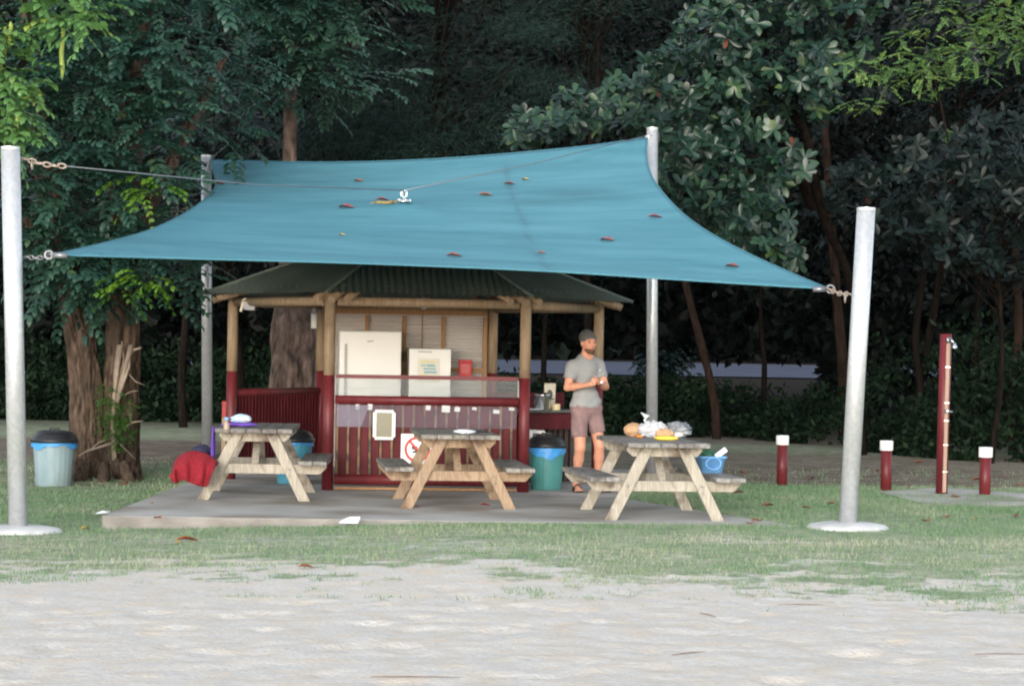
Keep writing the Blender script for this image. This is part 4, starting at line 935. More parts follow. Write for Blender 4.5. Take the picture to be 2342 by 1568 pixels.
for px, py, s_, k, lab in [(430, 1238, .22, 1, 'large pinkish orange leaf on the bare sandy patch left of centre'), (410, 1244, .12, 3, 'yellow brown leaf beside the large leaf on the sandy patch'), (193, 1212, .13, 3, 'curled straw leaf on the grass right of the left post footing'), (700, 1300, .14, 1, 'brown leaf at the edge of the lawn left of centre')]:
    q = gpoint(px, py); leaf_obj('fallen_leaf', q+Vector((0, 0, .015)), s_*.8, M[mm[k]], lab, None)
for px, py, s_, lab in [(1110, 1154, .10, 'flat bright red petal under the middle table'), (953, 1157, .06, 'tiny red petal by the left leg of the middle table'), ]:
    q = G(px, py, .131); leaf_obj('petal', q, s_, mat('petal_red', (.5, .03, .03), .6), lab, None, rz=0)
for px, py, s_, lab in [(346, 1150, .07, 'small brown leaf on the slab left of the red towel'), (1715, 1197, .12, 'dark flat leaf on the right tip of the slab'), (360, 1184, .10, 'dark scrap of leaf near the front left corner of the slab')]:
    q = G(px, py, .131); leaf_obj('fallen_leaf', q, s_, M['leaf_orange'], lab, 'leaves on the concrete slab')
for px, py, L_, an, lab in [(1575, 1498, .22, .5, 'short dark twig on the sand right of centre'), (950, 1553, .45, .03, 'long thin reddish twig on the sand near the bottom edge'), (1620, 1410, .16, -1.0, 'small forked twig on the sand below the right table'), (2290, 1500, .3, .05, 'thin dark twig on the sand near the right edge'), (1830, 1386, .3, .05, 'thin twig on the sand below the right sail post')]:
    q = gpoint(px, py)+Vector((0, 0, .012)); b = MB(); dx, dy = math.cos(an)*L_/2, math.sin(an)*L_*1.5/2
    b.tube([(-dx, -dy, .0), (-dx*.3, -dy*.3, .003), (dx*.4, dy*.44, .003), (dx, dy, .001)], [.002, .0035, .003, .0015], 5); o = b.build('twig', M['twig'], smooth=True); o.location = q; tag(o, lab, 'twig', 'twigs on the sand')

# ------------------------------------------------------------------ foliage
LM = {}
LM['dark'] = leafmat('leaf_dark', [(.0, (.008, .030, .023)), (.5, (.018, .060, .042)), (.9, (.032, .085, .052)), (1, (.07, .12, .04))], .5, .10)
LM['young'] = leafmat('leaf_young', [(.0, (.03, .10, .012)), (.5, (.08, .20, .015)), (1, (.16, .28, .02))], .5, .3)
LM['bright'] = leafmat('leaf_bright', [(.0, (.03, .09, .022)), (.5, (.07, .17, .045)), (.85, (.12, .24, .07)), (1, (.20, .26, .04))], .5, .2)
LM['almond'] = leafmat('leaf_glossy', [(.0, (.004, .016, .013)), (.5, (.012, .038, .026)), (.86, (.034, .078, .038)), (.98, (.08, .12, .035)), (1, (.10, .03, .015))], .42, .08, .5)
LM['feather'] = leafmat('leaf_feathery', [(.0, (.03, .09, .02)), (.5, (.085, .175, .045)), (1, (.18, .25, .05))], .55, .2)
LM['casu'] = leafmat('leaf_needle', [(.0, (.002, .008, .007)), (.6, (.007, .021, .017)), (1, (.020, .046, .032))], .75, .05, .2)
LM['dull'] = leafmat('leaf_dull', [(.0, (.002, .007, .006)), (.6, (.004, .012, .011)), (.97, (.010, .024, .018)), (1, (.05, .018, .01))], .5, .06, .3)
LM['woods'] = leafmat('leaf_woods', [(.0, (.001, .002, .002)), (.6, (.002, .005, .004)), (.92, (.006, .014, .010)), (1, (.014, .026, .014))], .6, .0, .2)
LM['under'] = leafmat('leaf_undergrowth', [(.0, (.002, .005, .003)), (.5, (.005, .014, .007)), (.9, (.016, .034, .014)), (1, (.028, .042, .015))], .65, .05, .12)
LM['vine'] = leafmat('leaf_vine', [(.0, (.02, .075, .01)), (1, (.05, .15, .016))], .5, .25)
def norm(a): return a/np.maximum(np.linalg.norm(a, axis=-1, keepdims=True), 1e-9)
def leafgeo(pos, ax, up, ln, wd, obov=False):
    """N leaves of two quads each: base, left mid, right mid, left far, right far, tip"""
    ax = norm(ax); sd = norm(np.cross(ax, up)); nr = np.cross(sd, ax)
    ln = ln[:, None]; wd = wd[:, None]; N = len(pos); v = np.empty((N, 6, 3))
    t1, w1, t2, w2 = (.35, .28, .8, .52) if obov else (.24, .42, .68, .44)
    v[:, 0] = pos; v[:, 1] = pos+ax*ln*t1-sd*wd*w1+nr*wd*.12; v[:, 2] = pos+ax*ln*t1+sd*wd*w1+nr*wd*.12
    v[:, 3] = pos+ax*ln*t2-sd*wd*w2+nr*wd*.10; v[:, 4] = pos+ax*ln*t2+sd*wd*w2+nr*wd*.10
    v[:, 5] = pos+ax*ln-nr*ln*.12
    q = np.array([[0, 2, 1, 1], [1, 2, 4, 3], [3, 4, 5, 5]])
    return v
def leafcurved(pos, ax, up, ln, wd):
    """obovate leaf of 5 rows x 3, cupped along the rib and curled down at the tip"""
    ax = norm(ax); sd = norm(np.cross(ax, up)); nr = np.cross(sd, ax); N = len(pos); ln = ln[:, None]; wd = wd[:, None]; v = np.empty((N, 15, 3)); cu = RNG.uniform(-.1, .45, N)[:, None]; fo = RNG.uniform(.05, .28, N)[:, None]
    for i, (t, w_) in enumerate(((0, .05), (.3, .26), (.6, .46), (.86, .44), (1, .14))):
        c = pos+ax*ln*t-nr*ln*cu*t*t
        v[:, i*3+1] = c; v[:, i*3] = c-sd*wd*w_+nr*wd*w_*fo*2; v[:, i*3+2] = c+sd*wd*w_+nr*wd*w_*fo*2
    return v
LC = np.array([[i*3+k, i*3+3+k, i*3+4+k, i*3+1+k] for i in range(4) for k in range(2)])
def curved_obj(name, v, rnd, m, parent=None):
    N = len(v); f = (np.arange(N)[:, None, None]*15+LC[None]).reshape(-1, 4)
    return mesh_np(name, v.reshape(-1, 3), f, m, parent, True, attrs={'rnd': np.repeat(rnd, 15)})
LT = np.array([[0, 2, 1], [1, 2, 4], [1, 4, 3], [3, 4, 5]])
def leaves_obj(name, v, rnd, m, parent=None):
    N = len(v); f = (np.arange(N)[:, None, None]*6+LT[None]).reshape(-1, 3)
    return mesh_np(name, v.reshape(-1, 3), f, m, parent, attrs={'rnd': np.repeat(rnd, 6)})
def rhomb_obj(name, pos, ax, sd, ln, wd, rnd, m, parent=None):
    ax = norm(ax); sd = norm(np.cross(ax, sd)); v = np.empty((len(pos), 4, 3)); ln = ln[:, None]; wd = wd[:, None]
    v[:, 0] = pos; v[:, 1] = pos+ax*ln*.5+sd*wd*.5; v[:, 2] = pos+ax*ln; v[:, 3] = pos+ax*ln*.5-sd*wd*.5
    return mesh_np(name, v.reshape(-1, 3), np.arange(len(pos)*4).reshape(-1, 4), m, parent, attrs={'rnd': np.repeat(rnd, 4)})
def rdir(n, zb=0): 
    d = RNG.normal(size=(n, 3)); d[:, 2] += zb; return norm(d)
def inblob(n, c, r, sq=(1, 1, 1)):
    d = rdir(n); rad = RNG.random(n)**.45; return np.array(c)+d*rad[:, None]*r*np.array(sq), d
def sprays(cl, per_m, rach, ll, lw, pairs, droop=.8, tone=None, sq=(1, 1, .85)):
    """pinnate leaves around clump centres cl=[(Vector, radius)]"""
    P_, A_2, L_ = [], [], []
    for c, r in cl:
        n = max(3, int(per_m*r*r)); p, d = inblob(n, tuple(c), r, sq); d[:, 1] -= .25
        d = norm(d*np.array([1.2, 1, .45])+np.array([0, 0, .02])); P_.append(p); A_2.append(d); L_.append(np.full(n, RNG.uniform(-.22, .22)))
    p = np.concatenate(P_); d = np.concatenate(A_2); tn = np.concatenate(L_); n = len(p)
    sd = norm(np.cross(d, np.array([0, 0, 1.])+RNG.normal(0, .25, (n, 3)))); upv = np.cross(sd, d)
    V_, R_l = [], []; ph = RNG.random(n); sc = RNG.uniform(.75, 1.2, n)
    for k in range(pairs):
        t = (k+1)/pairs
        base = p+d*(rach*t*sc)[:, None]+np.array([0, 0, -1])*(droop*rach*t*t*.42*sc)[:, None]
        tng = norm(d+np.array([0, 0, -1])*(droop*t*.8))
        for s in (-1, 1):
            ax = sd*s*(1-.45*t)+tng*(.40+.55*t)+upv*.08+np.array([0, 0, -.16])+RNG.normal(0, .09, (n, 3))
            V_.append(leafgeo(base, ax, upv+RNG.normal(0, .15, (n, 3)), ll*sc*RNG.uniform(.8, 1.15, n)*(1-.25*abs(t-.5)), lw*sc))
            R_l.append(np.clip(.5+tn+.35*(ph-.5)+RNG.normal(0, .10, n), 0, 1))
    return np.concatenate(V_), np.concatenate(R_l)
def rosettes(c, dirs, k, ll, lw):
    n = len(c); dirs = norm(dirs); ref = RNG.normal(size=(n, 3)); a = norm(np.cross(dirs, ref)); b = np.cross(dirs, a); V_, R_l = [], []; tone = RNG.normal(0, .16, n)
    for i in range(k):
        th = 2*math.pi*i/k+RNG.normal(0, .22, n); rad = a*np.cos(th)[:, None]+b*np.sin(th)[:, None]; lift = RNG.uniform(-.1, .75, n)[:, None]
        ax = rad+dirs*lift; V_.append(leafcurved(c, ax, dirs-rad*lift*.5+RNG.normal(0, .2, (n, 3)), ll*RNG.uniform(.55, 1.15, n), lw*RNG.uniform(.7, 1.15, n)))
        R_l.append(np.where(RNG.random(n) > .9985, 1, np.clip(.45+tone+RNG.normal(0, .14, n), 0, .96)))
    return np.concatenate(V_), np.concatenate(R_l)
def in_poly(x, y, poly):
    ins = np.zeros(len(x), bool); j = len(poly)-1
    for i in range(len(poly)):
        xi, yi = poly[i]; xj, yj = poly[j]
        ins ^= ((yi > y) != (yj > y)) & (x < (xj-xi)*(y-yi)/(yj-yi+1e-9)+xi); j = i
    return ins
def region(poly, n, d0, d1):
    """n points of a leafy mass whose elevation seen from the lawn is the polygon, between depths d0 and d1"""
    xs_ = [p[0] for p in poly]; ys_ = [p[1] for p in poly]; out = []
    while sum(len(o_) for o_ in out) < n:
        x = RNG.uniform(min(xs_), max(xs_), n); y = RNG.uniform(min(ys_), max(ys_), n); k = in_poly(x, y, poly); x, y = x[k], y[k]; d = RNG.uniform(d0, d1, len(x)); dm = (d0+d1)/2
        u, v = x-1171, y-784; out.append(np.stack([(u*ca+v*sa)*dm/F, d, CZ-(-u*sa+v*ca)*dm/F], 1))
    return np.concatenate(out)[:n]
def trunkmesh(paths, m, parent, name='trunk', n=16, jit=.06):
    b = MB()
    for pts, rad in paths:
        b.tube([Vector(p)-parent.location for p in pts], rad, n, jit=jit)
    return b.build(name, m, parent, smooth=True)
def off(v, o): return v-np.array(o.location)
def wig(p0, p1, n=8, a=.1):
    p0, p1 = Vector(p0), Vector(p1); L_ = (p1-p0).length
    return [p0.lerp(p1, i/n)+Vector((math.sin(i*1.3+p0.x)*a*L_*.12, math.cos(i*1.7)*a*L_*.12, 0)) for i in range(n+1)]

# --- twin trunked tree at left
D1 = 28.6
t1 = empty('broad_leaf_tree', gpoint(240, 1098), 0, 'big twin trunked tree with drooping dark leaves at the left', 'tree')
def pp(l): return [P(*q) for q in l]
def rough_tube(pts, rads, seed, n=40, m=60):
    """a gnarled trunk with fluted, cracked bark along a smooth path"""
    pts = [Vector(p) for p in pts]; K = len(pts); vs = []; fs = []; rg = random.Random(seed); ph = [rg.uniform(0, 6) for _ in range(6)]
    if max(rads) > .15: n, m = 110, 190
    A_, T_ = np.meshgrid(np.arange(n)/n, np.linspace(0, K-1, m+1)); A2 = np.minimum(A_, 1-A_)*2; Lg = sum((b_-a_).length for a_, b_ in zip(pts, pts[1:]))/(K-1)
    N1 = fbm(A2*7+seed, T_*Lg*1.6, 4)-.5; N2 = fbm(A2*16+seed*3, T_*Lg*5, 3)-.5; N3 = np.abs(fbm(A2*11+seed*5, T_*Lg*1.1, 3)-.5)
    for i in range(m+1):
        t = i/m*(K-1); k = min(int(t), K-2); h = t-k
        p0, p1, p2, p3 = pts[max(k-1, 0)], pts[k], pts[k+1], pts[min(k+2, K-1)]
        c = .5*((2*p1)+(p2-p0)*h+(2*p0-5*p1+4*p2-p3)*h*h+(3*p1-p0-3*p2+p3)*h**3); r = rads[k]*(1-h)+rads[k+1]*h
        for j in range(n):
            a_ = 2*math.pi*j/n; f_ = 1+.09*math.sin(3*a_+ph[0]+t*.5)+.06*math.sin(5*a_+ph[1]-t*.7)+.03*math.sin(9*a_+ph[2]+t*1.1)+.34*N1[i, j]+.14*N2[i, j]+.5*min(N3[i, j], .12)-.03
            vs.append(c+Vector((math.cos(a_)*r*f_, math.sin(a_)*r*f_, 0)))
    for i in range(m):
        for j in range(n): fs.append((i*n+j, i*n+(j+1) % n, (i+1)*n+(j+1) % n, (i+1)*n+j))
    return vs, fs
b = MB()
for pts, rads, sd_ in [([(200, 1112, D1), (200, 1050, D1), (196, 900, D1), (184, 780, D1), (160, 660, D1), (120, 480, D1+.1), (90, 250, D1+.3), (60, -60, D1+.6)], [.26, .20, .175, .17, .165, .15, .12, .08], 3),
                      ([(272, 1112, D1+.05), (273, 1050, D1+.05), (279, 900, D1+.05), (281, 780, D1+.1), (282, 660, D1+.1), (290, 450, D1+.2), (300, 250, D1+.3), (330, -60, D1+.5)], [.26, .22, .19, .19, .20, .18, .15, .1], 8),
                      ([(275, 700, D1), (340, 480, D1+.2), (430, 300, D1+.5), (520, 120, D1+1)], [.16, .10, .07, .04], 12),
                      ([(150, 640, D1), (60, 500, D1-.2), (-60, 380, D1-.4)], [.11, .09, .05], 14)]:
    vs, fs = rough_tube(pp(pts), rads, sd_); b.add([v-t1.location for v in vs], fs)
for k in range(7): # low root flare
    a_ = k*.9+.3; cx = t1.location+Vector((0, .05, 0)); r0 = .40
    b.tube([Vector((math.cos(a_)*.26, math.sin(a_)*.16, .22)), Vector((math.cos(a_)*(r0-.06), math.sin(a_)*.25, .06)), Vector((math.cos(a_)*(r0+.04), math.sin(a_)*.34, -.05))], [.05, .075, .05], 12, jit=.1)
tk = b.build('trunk', M['bark'], t1, smooth=True)
cl = []
for gx in range(-40, 520, 62):
    for gy in range(-560, 700, 60):
        x = gx+random.uniform(-25, 25); y = gy+random.uniform(-25, 25)
        if x > 440 and y > 330: continue
        if y > 600 and not (110 < x < 400): continue
        if y > 660: continue
        if 330 < y < 600 and x > 400: continue
        if random.random() < .12: continue
        cl.append((P(x, y, D1+random.uniform(-1.5, 1.2)), random.uniform(.28, .46)))
for x_ in range(40, 350, 38):
    for y_ in range(-120, 580, 46):
        if random.random() < .8: cl.append((P(x_+random.uniform(-14, 14), y_+random.uniform(-16, 16), D1-1.0+random.uniform(-.3, .3)), .24))
V_, r_ = sprays(cl, 62, .50, .135, .058, 7, droop=.5, sq=(1.2, 1, .6))
leaves_obj('crown', off(V_, t1), r_, LM['dark'], t1)
for x_, y_, r_0 in [(130, 640, .30), (170, 610, .34), (210, 640, .32), (250, 600, .34), (290, 630, .34), (330, 600, .34), (370, 640, .32), (390, 600, .3), (150, 670, .2), (190, 655, .26), (235, 668, .2), (395, 665, .22), (300, 560, .34), (200, 560, .34), (120, 580, .3), (260, 530, .3), (350, 540, .3)]: cl.append((P(x_, y_, D1-.75+random.uniform(-.3, .1)), r_0))
V_, r_ = sprays(cl[-17:], 100, .44, .135, .058, 6, droop=.6); leaves_obj('crown', off(V_, t1), r_, LM['dark'], t1)
cl = [(P(330, 445, D1-1.7), .16), (P(310, 425, D1-1.7), .12), (P(362, 440, D1-1.6), .12), (P(300, 650, D1-1.6), .14), (P(335, 645, D1-1.7), .16), (P(350, 668, D1-1.7), .12), (P(280, 665, D1-1.6), .12)]
V_, r_ = sprays(cl, 330, .26, .10, .05, 4, droop=1.2); o = leaves_obj('young_leaves', off(V_, t1), r_, LM['young'], t1); o['label'] = 'bright yellow green young leaves'
# vine and aerial roots on the trunk
vn_ = empty('climbing_vine', P(262, 1000, D1-.35), 0, 'small bright green vine with pale aerial roots climbing the twin trunked tree', 'vine')
b = MB()
def rt(pts, r=.012): b.tube([Vector(P(*q))-vn_.location for q in pts], [r*(1-.55*i/(len(pts)-1)) for i in range(len(pts))], 6)
d_ = D1-.32
rt([(300, 790, d_), (292, 820, d_-.05), (284, 850, d_-.06), (276, 880, d_-.06), (268, 905, d_-.05)], .035); rt([(275, 790, d_), (270, 830, d_-.06), (266, 870, d_-.06), (262, 900, d_-.05)], .04); rt([(262, 1060, d_), (258, 960, d_), (262, 900, d_-.05), (270, 860, d_-.03), (285, 830, d_), (305, 800, d_), (322, 795, d_-.1)], .030)
rt([(268, 920, d_-.05), (280, 880, d_-.08), (295, 840, d_-.05), (300, 790, d_)], .028); rt([(264, 905, d_), (264, 850, d_), (268, 800, d_+.03)], .03); rt([(270, 930, d_), (272, 880, d_-.04), (283, 820, d_), (279, 780, d_)], .018)
rt([(262, 1010, d_-.05), (235, 1020, d_-.1), (200, 1030, d_-.05), (180, 1042, d_)], .018); rt([(255, 1000, d_-.05), (225, 1012, d_-.1), (205, 1030, d_-.05)], .012); rt([(280, 980, d_), (305, 965, d_-.1), (325, 962, d_-.15)], .014)
rt([(270, 1010, d_), (290, 1030, d_), (310, 1050, d_)], .010); rt([(262, 1020, d_), (265, 1045, d_-.05), (250, 1060, d_-.05)], .01); rt([(290, 850, d_), (310, 872, d_-.1), (330, 880, d_-.1)], .009); rt([(280, 905, d_), (300, 895, d_-.1), (315, 893, d_-.1)], .009)
b.build('aerial_root', M['root'], vn_, smooth=True)
c_ = [(P(240, 900, d_-.05), .10), (P(260, 915, d_-.1), .12), (P(245, 945, d_-.1), .12), (P(275, 950, d_-.1), .12), (P(255, 975, d_-.1), .15), (P(280, 990, d_-.1), .12), (P(265, 1010, d_-.1), .10), (P(295, 930, d_-.05), .08), (P(308, 978, d_-.1), .06), (P(262, 885, d_), .05)]
V_, r_ = sprays(c_, 2600, .07, .032, .018, 3); leaves_obj('vine_leaves', off(V_, vn_), r_, LM['vine'], vn_)

# --- tree behind the hut's left side
t2 = empty('hut_side_tree', G(668, 1048, .09), 0, 'thick lumpy trunked tree standing behind the left side of the hut', 'tree'); D2 = t2.location.y
b = MB()
for pts, rads, sd_ in [([(668, 1055, D2), (668, 960, D2), (668, 860, D2), (668, 740, D2), (665, 600, D2), (662, 400, D2), (665, 280, D2), (675, 100, D2), (700, -100, D2)], [.42, .33, .31, .26, .15, .085, .09, .07, .05], 21),
                      ([(690, 1050, D2-.1), (695, 900, D2-.15), (700, 780, D2-.1), (690, 620, D2)], [.2, .17, .13, .1], 22), ([(640, 1050, D2-.1), (640, 920, D2-.12), (650, 780, D2-.1), (660, 660, D2)], [.2, .17, .13, .1], 23)]:
    vs, fs = rough_tube(pp(pts), rads, sd_); b.add([v-t2.location for v in vs], fs)
b.build('trunk', mat('pale_brown_bark', (.035, .023, .018), .92, (.21, .145, .115), (4, 4, 1.6), 2.4, bump=1, bscale=5, bdist=.05, lo=.35, hi=.68), t2, smooth=True)
cl = []
for gx in range(500, 840, 56):
    for gy in range(-520, 280, 58):
        x = gx+random.uniform(-22, 22); y = gy+random.uniform(-22, 22)
        if y > 60+ (x < 640)*120+(x > 780)*110+40 and random.random() < .35: continue
        if y > 240: continue
        if 640 < x < 720 and y > 200: continue
        if random.random() < .15: continue
        cl.append((P(x, y, D2-.5+random.uniform(-.7, .8)), random.uniform(.30, .45)))
for x_ in range(610, 760, 28):
    for y_ in range(-140, 215, 42): cl.append((P(x_+random.uniform(-10, 10), y_+random.uniform(-14, 14), D2-1.1+random.uniform(-.2, .2)), .26))
V_, r_ = sprays(cl, 66, .46, .14, .06, 6, droop=.5, sq=(1.2, 1, .6)); leaves_obj('crown', off(V_, t2), r_, LM['dark'], t2)

# --- near branch with pods, top left
t3 = empty('pod_tree', (-6.3, 21.5, 0), 0, 'bright green leafy branches with long hanging pods at the top left corner', 'tree'); D3 = 22.0
b = MB()
for pts, rads, sd_ in [([(-460, 1230, D3), (-440, 700, D3), (-400, 200, D3), (-300, -150, D3), (-100, -330, D3)], [.22, .18, .15, .11, .06], 31), ([(-380, 60, D3), (-150, 40, D3), (20, 160, D3), (60, 120, D3)], [.07, .05, .03, .02], 33),
                      ([(-100, -330, D3), (20, -140, D3), (55, 0, D3), (68, 55, D3), (68, 110, D3), (45, 145, D3)], [.06, .035, .018, .016, .013, .008], 32), ([(-380, 100, D3), (-200, 200, D3), (-20, 260, D3), (40, 290, D3)], [.06, .04, .02, .01], 34)]:
    vs, fs = rough_tube(pp(pts), rads, sd_, 16, 40); b.add([v-t3.location for v in vs], fs)
b.build('trunk', M['bark_dark'], t3, smooth=True)
cl = []
for x, y, r in [(20, 10, .16), (60, 25, .12), (10, 60, .14), (-20, 120, .2), (135, 0, .14), (160, 35, .16), (185, 20, .14), (200, 55, .12), (150, 60, .08), (225, 10, .12), (90, -20, .14), (100, 70, .08), (0, 170, .15), (30, 185, .14), (60, 165, .12), (15, 220, .16), (45, 215, .12), (10, 265, .16), (40, 262, .1), (5, 310, .13), (45, 300, .12), (75, 290, .10), (30, 330, .07), (-40, 200, .2), (-50, 300, .2), (-60, 60, .22), (60, -60, .2), (180, -50, .2), (110, 20, .06)]:
    cl.append((P(x, y, D3+random.uniform(-.35, .35)), r))
V_, r_ = sprays(cl, 400, .26, .12, .055, 4, droop=.6); leaves_obj('crown', off(V_, t3), r_, LM['bright'], t3)
for px, y0, y1 in [(141, 60, 180), (9, 60, 130), (22, 50, 108), (37, 255, 320), (-2, 140, 190)]:
    q0, q1 = P(px+2, y0, D3-.15), P(px, y1, D3-.15); L_ = (q1-q0)
    MB().tube([q0-t3.location+L_*t+Vector((.006*math.sin(t*9), 0, 0)) for t in np.linspace(0, 1, 9)], [.008, .02, .023, .022, .024, .022, .023, .02, .006], 10).build('pod', mat('green_pod', (.16, .24, .03), .5, (.22, .28, .05), (1, 1, 1), 6) if 'green_pod' not in bpy.data.materials else bpy.data.materials['green_pod'], t3, smooth=True)

# --- sea almond tree right of centre
t4 = empty('almond_tree', G(1966, 1040, .09), 0, 'spreading tree with big glossy round tipped leaves behind the right end of the sail', 'tree'); D4 = 33.0
b = MB()
for pts, rads, sd_ in [([(1966, 1045, t4.location.y), (1962, 850, t4.location.y-.5), (1945, 650, 35.5), (1880, 480, 34.6), (1840, 300, 34), (1760, 120, 33.5), (1700, -60, 33.2)], [.10, .08, .07, .07, .06, .05, .04], 41),
                      ([(1860, 480, 34.6), (1780, 300, 33.4), (1640, 240, 33), (1450, 260, 33), (1250, 285, 33), (1180, 295, 33)], [.08, .07, .05, .035, .02, .01], 42), ([(1850, 380, 34), (1730, 350, 33), (1720, 420, 32.7), (1760, 540, 32.6), (1790, 600, 32.6)], [.06, .045, .035, .02, .01], 43), ([(1840, 300, 34), (1700, 140, 33), (1600, 60, 33)], [.06, .04, .02], 44),
                      ([(1860, 200, 34), (1940, 60, 33.4), (1990, -80, 33)], [.07, .05, .03], 45), ([(1865, 500, 34.6), (1700, 470, 33), (1580, 420, 32.8), (1530, 380, 32.8)], [.05, .04, .025, .012], 46)]:
    vs, fs = rough_tube(pp(pts), rads, sd_, 14, 40); b.add([v-t4.location for v in vs], fs)
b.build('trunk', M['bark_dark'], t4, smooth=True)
polyA = [(1150, 300), (1195, 262), (1350, 205), (1470, 150), (1545, 60), (1640, -60), (1720, -420), (2020, -420), (2010, -20), (1985, 130), (1900, 220), (1895, 270), (1760, 250), (1700, 300), (1780, 330), (1850, 370), (1840, 410), (1760, 430), (1770, 500), (1835, 590), (1815, 620), (1700, 580), (1600, 520), (1480, 430), (1480, 300), (1330, 300), (1165, 335)]
c = region(polyA, 1450, 31.6, 34.8); dd = rdir(len(c), .7)+np.array([-.2, -.75, .3])
V_, r_ = rosettes(c, dd, 8, .19, .088); curved_obj('crown', off(V_, t4), r_, LM['almond'], t4)

# --- feathery yellow green tree top right
t5 = empty('feathery_tree', (7.6, 27.5, .1), 0, 'light feathery yellow green tree reaching in from the top right corner', 'tree'); D5 = 27.5
b = MB()
for pts, rads, sd_ in [([(2690, 1110, D5), (2670, 700, D5), (2640, 300, D5), (2560, -50, D5), (2460, -260, D5)], [.16, .13, .11, .08, .05], 51), ([(2640, 260, D5), (2480, 90, D5), (2342, 62, D5), (2230, 110, D5), (2130, 155, D5), (1990, 215, D5)], [.06, .045, .028, .02, .014, .006], 52),
                      ([(2130, 155, D5), (2150, 230, D5), (2160, 280, D5), (2172, 340, D5)], [.012, .01, .012, .008], 53), ([(2560, -50, D5), (2380, -40, D5), (2200, 30, D5), (2080, 60, D5)], [.05, .03, .018, .007], 54)]:
    vs, fs = rough_tube(pp(pts), rads, sd_, 12, 40); b.add([v-t5.location for v in vs], fs)
b.build('trunk', M['bark_dark'], t5, smooth=True)
cl = [(P(x, y, D5+random.uniform(-.5, .5)), r) for x, y, r in [(1950, 235, .13), (1985, 245, .13), (1935, 140, .10), (1965, 150, .15), (2000, 165, .16), (2030, 195, .13), (2040, 150, .15), (2075, 160, .16), (2110, 175, .16), (2060, 120, .12), (2090, 130, .12), (2130, 145, .17), (2150, 120, .17), (2180, 110, .18), (2160, 185, .15), (2200, 160, .17), (2230, 120, .18), (2260, 170, .15), (2215, 60, .17), (2250, 75, .18), (2290, 60, .2), (2320, 110, .18), (2300, 30, .18), (2270, 15, .18), (2335, 60, .2), (2180, 20, .16), (2140, 20, .16), (2060, 85, .12), (2080, 80, .14), (2120, 70, .10), (2100, 230, .07), (2130, 215, .09), (2170, 300, .07), (2325, 10, .2), (2370, 100, .25), (2390, 0, .3), (2440, 60, .3), (2500, -40, .3), (2300, -60, .25), (2200, -60, .25)]]
V_, r_ = sprays(cl, 620, .15, .045, .018, 7, droop=.5, sq=(1.2, 1, .7)); leaves_obj('crown', off(V_, t5), r_, LM['feather'], t5)

# --- feathery dark trees in the middle background
def needles(cl, n_m, ln=.22, wd=.010, spread=.5, zb=-.35):
    P_, A_3, T_ = [], [], []
    for c, r in cl:
        n = int(n_m*r*r); p, d = inblob(n, tuple(c), r, (1.5, 1, .55)); base = norm(np.array([RNG.normal(0, .8), -.3, zb+RNG.normal(0, .2)])[None])[0]
        P_.append(p); A_3.append(base*1.1+RNG.normal(0, spread, (n, 3))); T_.append(np.clip(.5+RNG.normal(0, .16)+RNG.normal(0, .15, n), 0, 1))
    p = np.concatenate(P_); return p, np.concatenate(A_3), rdir(len(p)), RNG.uniform(.6, 1.2, len(p))*ln, np.full(len(p), wd), np.concatenate(T_)
for nm, (bx, dd_), polyM, npt, lab in [('needle_tree', (980, 37.5), [(740, 60), (860, 20), (1000, -350), (1200, -350), (1250, 100), (1380, 230), (1200, 330), (1100, 350), (960, 250), (860, 230)], 120, 'dark feathery needle tree behind the middle of the sail with bare slanting branches'),
                                       ('needle_tree', (1330, 41), [(1080, -60), (1180, -400), (1600, -400), (1560, 40), (1480, 140), (1350, 200), (1180, 160)], 110, 'dark feathery tree in the gap left of the glossy leaved tree'),
                                       ('needle_tree', (760, 36.5), [(690, 260), (820, 240), (960, 270), (1130, 330), (1000, 380), (720, 380)], 80, 'low dark feathery tree showing just above the rear edge of the sail')]:
    g_ = Vector((P(bx, 784, dd_).x, dd_, .09)); t = empty(nm, g_, 0, lab, 'tree', 'dark trees behind the hut'); b = MB()
    topc = region(polyM, npt, dd_-1.4, dd_+1.4)
    main = [g_, g_+Vector((.1, 0, 2)), g_+Vector((0, 0, 4.2)), g_+Vector((.2, 0, 6.2)), g_+Vector((.1, 0, 8.5))]; hs = [0, .2, .45, .7, 1]
    vs, fs = rough_tube(main, [.09, .07, .06, .04, .02], 60+bx, 12, 30); b.add([v-t.location for v in vs], fs)
    for q in topc[::6]:
        q = Vector(q); s_ = g_+Vector((0, 0, max(.8, (q.z-g_.z)*.72))); b.tube([s_-t.location, s_.lerp(q, .5)+Vector((0, 0, .12))-t.location, q-t.location], [.032, .02, .008], 6)
    b.build('trunk', M['bark_dark'], t, smooth=True)
    a = needles([(q, random.uniform(.30, .55)) for q in topc], 620, .20, .012)
    rhomb_obj('crown', off(a[0], t), *a[1:], LM['casu'], t)
